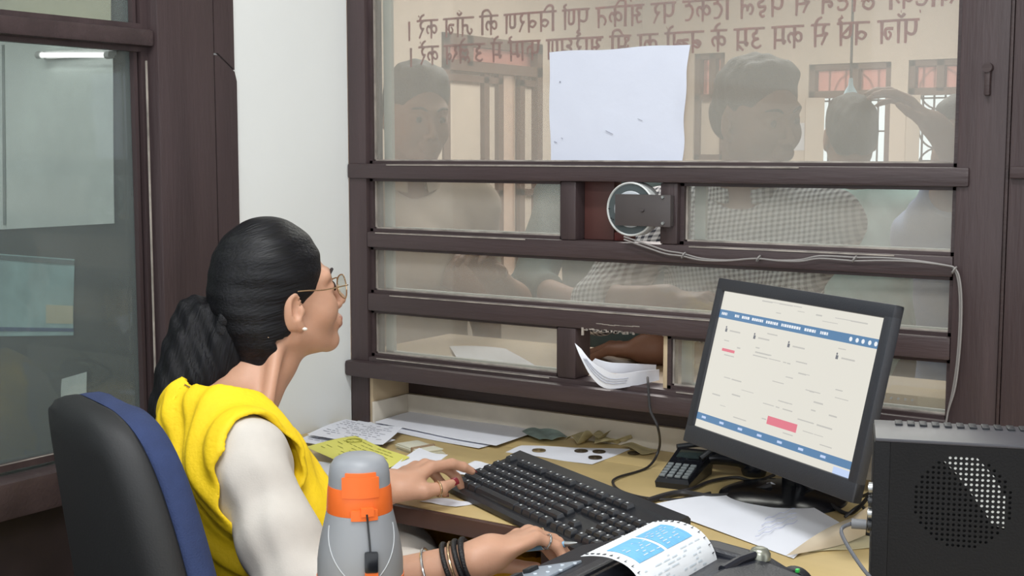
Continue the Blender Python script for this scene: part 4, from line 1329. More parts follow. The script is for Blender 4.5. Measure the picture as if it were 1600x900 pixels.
def finger_pts(wrist, dirv, normal, side, i, curl, spread=1.0, s=1.0):
    """centre line of one finger in the outer frame"""
    M, o = hand_frame(wrist, dirv, normal)
    bases = [(-.0275, .078, .0), (-.0085, .084, .002), (.0105, .080, .001), (.0275, .071, -.002)]
    lens = [(.040, .024, .019), (.044, .027, .020), (.040, .025, .019), (.032, .019, .017)]
    ang0 = [7, 2, -3, -9]
    p = A_(bases[i]); a = math.radians(ang0[i] * spread); bend = 0; out = [p]
    for j in range(3):
        bend += math.radians(curl[j])
        p = p + A_((-math.sin(a) * math.cos(bend), math.cos(a) * math.cos(bend), -math.sin(bend))) * lens[i][j]
        out.append(p)
    return [Vector(o + M @ (q * A_((side, 1, 1)) * s)) for q in out]
# ------------------------------------------------------------------ the clerk
def aligned_mat(name, col, rough, M, stretch, scale=60, bump=0.5, col2=None, spec=0.5, aniso=0.0):
    """material with a grain that runs along the y axis of frame M"""
    m = bpy.data.materials.new(name); m.use_nodes = True
    nt = m.node_tree; b = nt.nodes['Principled BSDF']
    b.inputs['Base Color'].default_value = col; b.inputs['Roughness'].default_value = rough
    b.inputs['Specular IOR Level'].default_value = spec
    tc = nt.nodes.new('ShaderNodeTexCoord'); mp = nt.nodes.new('ShaderNodeMapping'); mp.vector_type = 'TEXTURE'
    mp.inputs['Rotation'].default_value = Matrix(M).to_euler()
    mp.inputs['Scale'].default_value = tuple(1 / s for s in stretch)
    nt.links.new(tc.outputs['Object'], mp.inputs['Vector'])
    n = nt.nodes.new('ShaderNodeTexNoise'); n.inputs['Scale'].default_value = scale; n.inputs['Detail'].default_value = 5
    nt.links.new(mp.outputs[0], n.inputs['Vector'])
    bp = nt.nodes.new('ShaderNodeBump'); bp.inputs['Strength'].default_value = bump; bp.inputs['Distance'].default_value = .003
    nt.links.new(n.outputs['Fac'], bp.inputs['Height']); nt.links.new(bp.outputs[0], b.inputs['Normal'])
    if col2:
        r = nt.nodes.new('ShaderNodeValToRGB'); r.color_ramp.elements[0].position = .38; r.color_ramp.elements[1].position = .66
        r.color_ramp.elements[0].color = col; r.color_ramp.elements[1].color = col2
        nt.links.new(n.outputs['Fac'], r.inputs[0]); nt.links.new(r.outputs[0], b.inputs['Base Color'])
    return m


SKIN = mat('brown_skin', rgb(196, 150, 124), 0.5, 0.05, 30, 0.06, 350, sss=0.12)
LIP = mat('lips', rgb(172, 112, 98), 0.45)
NAIL = mat('dark_red_nail', rgb(124, 40, 48), 0.25)
SOCK = mat('pale_nail', rgb(214, 168, 150), 0.3)

def frame(phi, pit=0.0, roll=0.0):
    f = np.array([math.sin(phi) * math.cos(pit), math.cos(phi) * math.cos(pit), math.sin(pit)])
    x = np.array([math.cos(phi), -math.sin(phi), 0]); z = np.cross(x, f)
    return np.stack([x * math.cos(roll) + z * math.sin(roll), f, z * math.cos(roll) - x * math.sin(roll)], 1)

rad = math.radians
HM = frame(rad(23), rad(12), rad(-4)); HS = 0.905
HO = A_(atD(459, 487, 1.935)) - HM @ (A_((.076, -.012, -.004)) * HS)
BM = frame(rad(30)); BN = A_((-1.388, 1.325, .914))
def hp(p): return HO + HM @ (A_(p) * HS)          # head frame -> room
def bp_(p): return BN + BM @ A_(p)                # body frame -> room
SR, SL = bp_((.136, -.005, -.045)), bp_((-.150, .0, -.050))
ER, EL = A_((-1.150, 1.240, .690)), A_((-1.480, 1.500, .715))
WR, WL = A_((-.945, 1.352, .768)), A_((-1.222, 1.487, .788))
WROOT = thing('person', 'person in white kurta and yellow scarf seated at the desk typing, dark hair tied back', 'person', (-1.31, 1.42, 0), -rad(30))
# hands: (wrist, direction, back-of-hand normal, side, finger curls, spread, thumb)
HANDR = (WR, (.30, .93, .20), (-.30, -.05, .95), 1, [(34, 26, 16), (36, 30, 20), (40, 32, 22), (42, 36, 24)], .7,
         [(-.022, .012, -.010), (-.040, .040, -.026), (-.040, .068, -.042), (-.030, .092, -.052)])
HANDL = (WL, (.12, .95, .24), (-.22, -.16, .96), -1, [(16, 20, 10), (30, 30, 18), (36, 34, 20), (38, 34, 22)], 1.0,
         [(-.022, .012, -.010), (-.043, .038, -.022), (-.050, .066, -.030), (-.046, .094, -.034)])
HSC = 0.98

def f_torso(P, o=0.0):
    Q = (P - BN) @ BM
    d = ell(Q, (0, .012, -.120), (.135 + o, .088 + o, .125 + o))
    d = smin(d, ell(Q, (0, .052, -.24), (.120 + o, .092 + o, .11 + o)), .06)
    d = smin(d, ell(Q, (0, .085, -.36), (.155 + o, .115 + o, .10 + o)), .06)
    X = Q.copy(); X[:, 0] = np.abs(Q[:, 0])
    d = smin(d, ell(X, (.060, .092, -.165), (.052 + o, .042 + o, .052 + o)), .03)
    d = smin(d, cap(X, (.0, -.012, -.012), (.130, -.004, -.045), .045 + o, .046 + o), .035)
    return d
def f_neck(P):
    d = cap(P, bp_((0, -.010, -.06)), hp((0, -.045, -.085)), .056, .0475)
    d = smin(d, cap(P, hp((0, -.045, -.085)), hp((0, -.03, -.02)), .0475, .050), .02)
    return smin(d, cap(P, bp_((.05, .045, -.02)), hp((.05, -.035, -.045)), .008, .010), .02)
def f_arms(P, o=0.0):
    d = chain(P, [SR, ER], [.044 + o, .036 + o], .02)
    d = smin(d, chain(P, [ER, (ER * .62 + WR * .38) + A_((0, 0, .002)), WR], [.037 + o, .0335 + o, .0225 + o], .015), .02)
    e = chain(P, [SL, EL], [.044 + o, .036 + o], .02)
    e = smin(e, chain(P, [EL, EL * .62 + WL * .38, WL], [.037 + o, .0335 + o, .0225 + o], .015), .02)
    return np.minimum(d, e)
def f_head(P):
    Q = (P - HO) @ HM / HS
    return head_sdf(Q, fat=.97) * HS
def f_body(P):
    d = smin(f_head(P), f_neck(P), .018)
    d = smin(d, f_torso(P), .03)
    a = f_arms(P)
    a = smin(a, hand_sdf(P, *HANDR, s=HSC), .012)
    a = smin(a, hand_sdf(P, *HANDL, s=HSC), .012)
    return smin(d, a, .015)
KNR, KNL = bp_((.20, .40, -.285)), bp_((.0, .44, -.285))
ANR, ANL = A_((KNR[0] + .02, KNR[1] + .05, .09)), A_((KNL[0] + .02, KNL[1] + .05, .09))
HPR, HPL = bp_((.085, .09, -.315)), bp_((-.085, .09, -.315))
def f_legs(P, o=0.0):
    d = None
    for h, k, a in ((HPR, KNR, ANR), (HPL, KNL, ANL)):
        e = chain(P, [h, k, a], [.078 + o, .056 + o, .036 + o], .03)
        t = a + BM @ A_((0, .14, -.055))
        e = smin(e, cap(P, a + A_((0, 0, -.05)), t, .034 + o * .3, .022 + o * .3), .02)
        d = e if d is None else np.minimum(d, e)
    return d
V1, F1 = sdf_mesh(f_body, (-1.66, 1.12, .60), (-.82, 1.72, 1.23), .0026)
V2, F2 = sdf_mesh(lambda P: smin(f_legs(P), f_torso(P), .04), (-1.68, 1.08, .0), (-.85, 2.05, .62), .009)
def skin_index(c):
    q = (c - HO) @ HM / HS
    m = np.zeros(len(c), int)
    m[(np.abs(q[:, 0]) < .023) & (q[:, 1] > .087) & (q[:, 2] > -.0735) & (q[:, 2] < -.0525)] = 1
    return m
me = raw_mesh('body', [(V1, F1, skin_index), (V2, F2, 0)], 1)
link('body', me, [SKIN, LIP], WROOT, world=True, angle=0)
# nails
def nails(hand, idxs, m, nm='fingernail', s=HSC):
    for i in idxs:
        p = finger_pts(*hand[:4], i, hand[4][i], hand[5], s)
        t = (p[3] - p[2]).normalized(); nz = Vector(hand[2]); nz = (nz - t * nz.dot(t)).normalized(); x = t.cross(nz)
        c = p[3] + t * .0005 + nz * .0048
        b = MB()
        b.sheet(lambda u, v: c + t * ((u - .5) * .011) + x * ((v - .5) * .0095) - nz * (.0022 * (2 * v - 1) ** 2 + .0022 * max(0, 2 * u - 1) ** 2), 5, 6, .0012)
        b.build(nm, m, WROOT, world=True)
nails(HANDR, range(4), SOCK); nails(HANDL, range(4), NAIL)
Mh, oh = hand_frame(*HANDL[:3])
tp = [Vector(oh + Mh @ (A_(p) * A_((-1, 1, 1)) * HSC)) for p in HANDL[6]]
t = (tp[3] - tp[2]).normalized(); nz = Vector((.72, -.45, .52)); nz = (nz - t * nz.dot(t)).normalized(); x = t.cross(nz); c = tp[3] + t * .001 + nz * .0062
b = MB(); b.sheet(lambda u, v: c + t * ((u - .5) * .014) + x * ((v - .5) * .0115) - nz * (.0026 * (2 * v - 1) ** 2), 5, 6, .0014); b.build('thumbnail', NAIL, WROOT, world=True)

# hair
HAIRB = rgb(12, 12, 14); HAIRC = rgb(22, 22, 27)
HAIR = aligned_mat('black_hair', HAIRB, 0.46, HM, (7, .35, 7), 42, 0.4, HAIRC, spec=0.28)
def f_hair(P):
    Q = (P - HO) @ HM / HS
    X = Q.copy(); X[:, 0] = np.abs(Q[:, 0])
    y, z = Q[:, 1], Q[:, 2]
    d = ell(Q, (0, -.016, .047), (.0790, .0965, .0985))
    d = smin(d, ell(X, (.025, -.055, -.018), (.050, .050, .062)), .03)
    d = smin(d, ell(Q, (0, -.088, .012), (.045, .030, .045)), .03)
    d = smin(d, cap(X, (.012, -.060, -.045), (.004, -.092, -.165), .052, .038), .03)
    d = smin(d, cap(X, (.034, -.052, -.055), (.030, -.082, -.150), .030, .024), .025)
    wob = .0010 * np.sin(95 * X[:, 0] + 30 * z) + .0006 * np.sin(210 * z + 40 * y)
    d = d + wob
    line = .036 + (z + .02) * .46 + .012 * np.clip((z - .06) / .05, 0, 1)
    cut = (y - line) * .9
    d = smax(d, cut, .006)
    d = smax(d, -ell(X, (.084, -.008, -.010), (.026, .022, .033)), .004)
    # below the ear the hairline runs back to the nape
    low = (-.012 - .62 * (y + .030)) * 1.0 - z          # positive under the line
    nap = (y + .050 + .30 * (z + .05)) * .95 * (z < -.045) - .02 * (z >= -.045) - np.clip(z + .045, 0, 1)
    d = smax(d, nap, .01)
    return d * HS
V, Fc = sdf_mesh(f_hair, HO - .15, HO + .16, .0026)
link('hair', raw_mesh('hair', [(V, Fc, 0)], 2), HAIR, WROOT, world=True, angle=0)
TIE = Vector(hp((0, -.108, .000)))
def pony(P):
    pts = [TIE, atD(308, 500, 1.97), atD(300, 550, 1.955), atD(290, 600, 1.945), atD(280, 650, 1.94), atD(285, 700, 1.935)]
    d = chain(P, pts, [.018, .029, .035, .037, .036, .016], .03)
    e = chain(P, [Vector(hp((0, -.095, -.03))), atD(345, 560, 1.97), atD(320, 600, 1.95)], [.036, .043, .032], .03)
    d = smin(d, e, .02)
    a = (P - HO) @ HM
    d = d + .0022 * np.sin(a[:, 0] * 190 + a[:, 2] * 24) + .0014 * np.sin(a[:, 1] * 270 + a[:, 2] * 30 + a[:, 0] * 60)
    return d
HAIRV = aligned_mat('black_hair_tail', HAIRB, 0.5, frame(rad(28), rad(75)), (7, .4, 7), 42, 0.6, HAIRC, spec=0.2)
V, Fc = sdf_mesh(pony, A_(TIE) - A_((.22, .2, .36)), A_(TIE) + A_((.16, .14, .08)), .003)
link('ponytail', raw_mesh('ponytail', [(V, Fc, 0)], 1), HAIRV, WROOT, world=True, angle=0)
b = MB()
fy = Vector(HM[:, 1]); fx = Vector(HM[:, 0]); fz = Vector(HM[:, 2]); ax1 = (fz + fy * .35).normalized()
b.tube([TIE - fy * .004 + (fx * math.cos(a) + ax1 * math.sin(a)) * (.024 + .0025 * math.sin(7 * a)) for a in np.linspace(0, 2 * PI, 40, endpoint=False)], .010, 10, closed=True)
b.build('hair_tie', mat('black_scrunchie', rgb(22, 22, 26), 0.8, bump=.6, bscale=300), WROOT, world=True)
# stray hairs at hairline
b = MB()
for k in range(14):
    a = -.045 + .09 * k / 13
    p0 = Vector(hp((a, .060, .092 - abs(a) * .3))); q = Vector(hp((a * 1.05, .020, .1295 - abs(a) * .5))); r_ = Vector(hp((a, -.03, .1345 - abs(a) * .55)))
    b.tube([p0, q, r_], .0005, 4, smooth=4)
b.build('loose_strand', HAIR, WROOT, world=True)
# eyebrow
for s in (-1, 1):
    b = MB()
    b.tube([hp((s * .013, .0915, .0275)), hp((s * .028, .0900, .0345)), hp((s * .045, .078, .0315))], [.0016, .0026, .0010], 6, smooth=5)
    b.build('eyebrow', mat('black_brow', rgb(36, 28, 28), 0.8), WROOT, world=True)
for s in (-1, 1):
    b = MB()
    b.lathe([(0, -.0025), (.0055, -.0018), (.0075, -.0005), (.0078, .0), (.006, .0012), (0, .0016)], hp((s * .031, .0868, .006)), 16, Matrix.Rotation(-rad(28), 3, 'Z') @ Matrix.Rotation(-PI / 2 + rad(11), 3, 'X'))
    b.build('eye', mat('dark_eye', rgb(40, 30, 28), 0.15), WROOT, world=True)

# eyeglasses
GOLD = mat('gold_metal', rgb(206, 176, 140), 0.22, metal=0.85)
GLS = glass_mat('spectacle_lens', (.9, .9, .9, 1), 0.03, 0.10)
def lens_pts(s, r=1.0):
    return [hp((s * (.033 + .0235 * r * math.cos(a)), .1030 - .006 * (abs(math.cos(a)) if math.cos(a) > 0 else 0) + .0025 * math.sin(a), .001 + .0205 * r * math.sin(a))) for a in np.linspace(0, 2 * PI, 36, endpoint=False)]
b = MB()
for s in (-1, 1):
    b.tube(lens_pts(s), .0011, 8, closed=True)
    b.tube([hp((s * .056, .099, .008)), hp((s * .066, .093, .011)), hp((s * .0735, .05, .016)), hp((s * .0755, .012, .025)), hp((s * .0695, -.022, .026)), hp((s * .068, -.048, .0)), hp((s * .0715, -.060, -.026))], .00105, 8, smooth=5)
    b.tube([hp((s * .009, .106, .0)), hp((s * .0100, .1045, -.004)), hp((s * .0105, .104, -.010))], .0008, 6)
    b.tube([hp((s * .0705, -.056, -.020)), hp((s * .0745, -.064, -.034))], .0022, 8)
b.tube([hp((-.010, .104, .007)), hp((0, .109, .010)), hp((.010, .104, .007))], .0011, 8, smooth=4)
b.build('eyeglasses', GOLD, WROOT, world=True)
for s in (-1, 1):
    b = MB()
    vs = [b.bm.verts.new(p) for p in lens_pts(s, .97)]; vs2 = [b.bm.verts.new(A_(p) + HM[:, 1] * .0012) for p in lens_pts(s, .97)]
    b.bm.faces.new(vs); b.bm.faces.new(vs2[::-1])
    for i in range(36): b.bm.faces.new((vs[i], vs[(i + 1) % 36], vs2[(i + 1) % 36], vs2[i]))
    b.build('spectacle_lens', GLS, WROOT, world=True)
b = MB(); b.lathe([(0, -.003), (.003, -.002), (.0042, 0), (.003, .002), (0, .003)], hp((.0795, .000, -.037)), 14); b.build('earring', mat('pearl', rgb(235, 226, 214), 0.2), WROOT, world=True)
b = MB()
b.tube([bp_((-.062, -.035, .040)), bp_((-.02, -.058, .048)), bp_((.035, -.052, .044)), bp_((.066, -.012, .028)), bp_((.060, .045, -.02)), bp_((.02, .075, -.06))], .0011, 8, smooth=6)
b.build('neck_chain', GOLD, WROOT, world=True)

# kurta: tunic with three quarter sleeves, skirt over the lap
KUR = mat('off_white_cotton', rgb(208, 202, 194), 0.85, 0.02, 60, 0.08, 420)
def wrinkle(P, a):
    return a * (np.sin(P[:, 2] * 95 + 9 * np.sin(P[:, 0] * 21)) * .6 + np.sin(P[:, 2] * 52 - P[:, 0] * 70 + P[:, 1] * 46) + .6 * np.sin(P[:, 0] * 120 + P[:, 2] * 40))
def f_kurta(P):
    d = f_torso(P, .012)
    def sleeve(s, e, w, k):
        m = e * (1 - k) + w * k
        a = chain(P, [s, s * .5 + e * .5, e], [.050, .053, .054], .02)
        a = smin(a, cap(P, e, m, .052, .048), .025)
        ax = (w - e) / np.linalg.norm(w - e)
        a = smax(a, (P - m) @ ax, .004)
        # hollow at the cuff so the forearm comes out of an opening
        return a
    d = smin(d, sleeve(SR, ER, WR, .30), .030)
    d = smin(d, sleeve(SL, EL, WL, .45), .018)
    Q = (P - BN) @ BM
    sk = smin(cap(P, HPR, HPR * .56 + KNR * .44, .100, .098), cap(P, HPL, HPL * .5 + KNL * .5, .100, .096), .10)
    d = smin(d, sk, .05)
    d = d + wrinkle(P, .0018)
    neck = ell(Q, (0, .012, .055), (.078, .085, .085))
    d = smax(d, -neck, .008)
    return d
V, Fc = sdf_mesh(f_kurta, (-1.70, 1.06, .44), (-.86, 1.96, 1.0), .0042)
link('kurta', raw_mesh('kurta', [(V, Fc, 0)], 2), KUR, WROOT, world=True, angle=0)
YEL = mat('yellow_chiffon', rgb(246, 208, 20), 0.7, 0.06, 14, 0.25, 160)
OCH = mat('ochre_cotton', rgb(196, 146, 34), 0.85, 0.12, 12, 0.3, 120)
V, Fc = sdf_mesh(lambda P: f_legs(P, .022) + wrinkle(P, .002), (-1.68, 1.10, .04), (-.83, 2.05, .68), .008)
link('trousers', raw_mesh('trousers', [(V, Fc, 0)], 2), OCH, WROOT, world=True, angle=0)

def f_dup(P):
    Q = (P - BN) @ BM
    x, y, z = Q[:, 0], Q[:, 1], Q[:, 2]
    base = smin(f_torso(P, .017), cap(P, bp_((0, -.02, .0)), bp_((0, -.005, .016)), .058, .052), .03)
    base = smin(base, cap(P, SR, SR * .8 + ER * .2, .0585, .0555), .03)
    base = smin(base, cap(P, SL, SL * .8 + EL * .2, .0585, .0555), .03)
    q = np.abs(x) * .9 + z * .55 + .012 * np.sin(z * 17 + x * 11)
    fold = .0046 * np.sin(q * 78) + .0026 * np.sin(q * 171 + 1.3 + z * 12) + .0016 * np.sin((x * .5 - z * .85) * 70 + 2 * np.sin(x * 25))
    shell = np.abs(base - .005 - fold) - .0036
    back = smin(y + .012 + .10 * np.clip(z + .03, -.02, .1), y * 0 + 1, .001)
    # edge towards the arms, wavering a little
    e = np.abs(x) - (.140 + .004 * np.sin(z * 30) + .045 * np.clip((.03 - y) / .06, 0, 1) * np.clip((-z + .045) / .06, 0, 1))
    front_in = .052 - np.abs(x) + .10 * np.clip((-z - .02), -.05, .10)
    front_in = np.where(y > .02, front_in, front_in - (.02 - y) * 2.5)
    reg = smax(e, front_in, .01)
    reg = smax(reg, -(z + .40), .01)
    neck = ell(Q, (0, .026, .082), (.086, .085, .082))
    d = smax(shell, reg, .005)
    d = smax(d, -neck, .006)
    return d
V, Fc = sdf_mesh(f_dup, bp_((-.0, -.0, -.0)) - A_((.27, .27, .44)), bp_((0, 0, 0)) + A_((.27, .27, .10)), .0027)
link('dupatta', raw_mesh('dupatta', [(V, Fc, 0)], 2), YEL, WROOT, world=True, angle=0)

# bangles and rings
BEAD = mat('black_bead_band', rgb(26, 24, 26), 0.5, bump=.5, bscale=400)
SILV = mat('silver', rgb(205, 205, 205), 0.2, metal=0.9)
axd = Vector(WR - ER).normalized(); ox = axd.orthogonal().normalized(); oy = axd.cross(ox)
def ring_at(nm, c, ax, r, th, m, n=36):
    ax = Vector(ax).normalized(); a = ax.orthogonal().normalized(); b_ = ax.cross(a)
    q = MB(); q.tube([Vector(c) + (a * math.cos(t) + b_ * math.sin(t)) * r for t in np.linspace(0, 2 * PI, n, endpoint=False)], th, 8, closed=True)
    q.build(nm, m, WROOT, world=True)
for k, (tt, th, m) in enumerate(((.022, .0040, BEAD), (.031, .0040, BEAD), (.039, .0020, GOLD), (.047, .0036, BEAD))):
    ring_at('bracelet', Vector(WR) - axd * tt, axd + ox * .05 * (k % 2), .0285 + tt * .05, th, m)
ring_at('bangle', Vector(WR) - axd * .075, axd, .0330, .0018, SILV)
def finger_ring(hand, i, m, frac=.45):
    p = finger_pts(*hand[:4], i, hand[4][i], hand[5], HSC)
    ring_at('ring', p[0].lerp(p[1], frac), p[1] - p[0], .0098, .0015, m, 24)
finger_ring(HANDR, 1, GOLD); finger_ring(HANDR, 3, SILV, .5)
ring_at('ring', tp[2].lerp(tp[1], .2), tp[2] - tp[1], .0112, .0019, GOLD, 24)
# pen in the right hand
pR = finger_pts(*HANDR[:4], 1, HANDR[4][1], HANDR[5], HSC)
# ------------------------------------------------------------------ office chair under the clerk
CH_PHI = rad(21)
chair = thing('office_chair', 'office chair with black shell and blue cushioned back behind the seated clerk', 'chair', (-1.241, 1.098, 0), -CH_PHI)
BLUE = mat('navy_blue_upholstery', rgb(40, 54, 92), 0.9, 0.1, 40, 0.3, 500)
SHELL = mat('black_moulded_shell', rgb(27, 28, 30), 0.6, bump=.08, bscale=350)
def back_outline(i, zlo=.40):
    """half widths up the back, inset by i"""
    P = [(.205, zlo + i), (.222, .50), (.222, .60), (.214, .70), (.200, .78), (.182, .87), (.158, .935), (.125, .972), (.080, .990), (.03, .996)]
    P = [(max(.01, w - i), min(z, .996 - i)) for w, z in P]
    r = smooth_path([Vector((w * .9, 0, z)) for w, z in P], 4)
    return [(p.x, p.z) for p in r] + [(-p.x, p.z) for p in reversed(r)]
LEAN = math.tan(rad(8))
def bpt(w, z, d): 
    cv = .035 * (w / .22) ** 2
    return (w, -.005 - (z - .5) * LEAN + d + cv, z)
def back_layer(nm, specs, m):
    b = MB(); b.loft([[bpt(w, z, d) for w, z in back_outline(i)] for i, d in specs]); return b.build(nm, m, chair, angle=75)
back_layer('back_shell', [(.05, -.062), (.022, -.060), (.008, -.052), (.001, -.040), (.0, -.028), (.003, -.024)], SHELL)
back_layer('back_cushion', [(.002, -.0235), (-.002, -.016), (-.001, .0), (.008, .012), (.03, .02), (.07, .022)], BLUE)
b = MB()
def seat_ring(i, z): 
    return [((.235 - i) * math.copysign(abs(math.cos(t)) ** .45, math.cos(t)), .235 + (.225 - i) * math.copysign(abs(math.sin(t)) ** .45, math.sin(t)), z) for t in np.linspace(0, 2 * PI, 48, endpoint=False)]
b.loft([seat_ring(.02, .435), seat_ring(.0, .45), seat_ring(-.004, .475), seat_ring(.006, .490), seat_ring(.04, .498)]); b.build('seat', BLUE, chair)
b = MB(); b.loft([seat_ring(.05, .412), seat_ring(.015, .42), seat_ring(.012, .438)]); b.build('seat_shell', SHELL, chair)
b = MB(); b.tube([(0, .12, .412), (0, -.01, .414), (0, -.06, .41), (0, -.06, .58)], .016, 10, smooth=5); b.build('back_bracket', BLACKP, chair)
b = MB(); b.cyl((0, .23, .10), (0, .23, .413), .026); b.cyl((0, .23, .06), (0, .23, .2), .036); b.build('gas_column', BLACKG, chair)
for k in range(5):
    a = k * 2 * PI / 5 + .3
    b = MB(); b.tube([(0, .23, .095), (.15 * math.cos(a), .23 + .15 * math.sin(a), .085), (.26 * math.cos(a), .23 + .26 * math.sin(a), .066)], [.026, .020, .015], 10); o = b.build('base_leg', BLACKP, chair)
    c = Vector((.26 * math.cos(a), .23 + .26 * math.sin(a), .026)); t_ = Vector((-math.sin(a), math.cos(a), 0))
    b = MB(); b.cyl(c - t_ * .022, c + t_ * .022, .026, n=20); b.cyl(c, c + Vector((0, 0, .04)), .008, n=10); b.build('caster', BLACKG, o)
# ------------------------------------------------------------------ people waiting in the hall, seen through the dusty glass
def plaid(name, light, dark, scale=34.0, rz=0.0):
    m = bpy.data.materials.new(name); m.use_nodes = True
    nt = m.node_tree; b = nt.nodes['Principled BSDF']; b.inputs['Roughness'].default_value = .85
    tc = nt.nodes.new('ShaderNodeTexCoord'); mp = nt.nodes.new('ShaderNodeMapping'); mp.inputs['Rotation'].default_value = (0, .15, rz)
    nt.links.new(tc.outputs['Object'], mp.inputs[0])
    fs = []
    for d in ('X', 'Z'):
        w = nt.nodes.new('ShaderNodeTexWave'); w.bands_direction = d; w.inputs['Scale'].default_value = scale; w.inputs['Distortion'].default_value = .4; w.inputs['Detail'].default_value = 0
        nt.links.new(mp.outputs[0], w.inputs[0])
        c = nt.nodes.new('ShaderNodeMath'); c.operation = 'GREATER_THAN'; c.inputs[1].default_value = .52
        nt.links.new(w.outputs['Fac'], c.inputs[0]); fs.append(c)
    a = nt.nodes.new('ShaderNodeMath'); a.operation = 'ADD'
    nt.links.new(fs[0].outputs[0], a.inputs[0]); nt.links.new(fs[1].outputs[0], a.inputs[1])
    h = nt.nodes.new('ShaderNodeMath'); h.operation = 'MULTIPLY'; h.inputs[1].default_value = .5
    nt.links.new(a.outputs[0], h.inputs[0])
    mx = nt.nodes.new('ShaderNodeMix'); mx.data_type = 'RGBA'; mx.inputs['A'].default_value = light; mx.inputs['B'].default_value = dark
    nt.links.new(h.outputs[0], mx.inputs['Factor']); nt.links.new(mx.outputs['Result'], b.inputs['Base Color'])
    return m


SKIND = mat('dark_brown_skin', rgb(140, 100, 80), 0.55, 0.05, 30)
HAIRM = mat('short_black_hair', rgb(18, 17, 18), 0.6, bump=.8, bscale=220)
TROU = mat('dark_trousers', rgb(52, 52, 60), 0.85)
IRIS = mat('dark_iris', rgb(36, 28, 26), .2)
SHOE = mat('brown_shoe', rgb(60, 44, 38), 0.5)

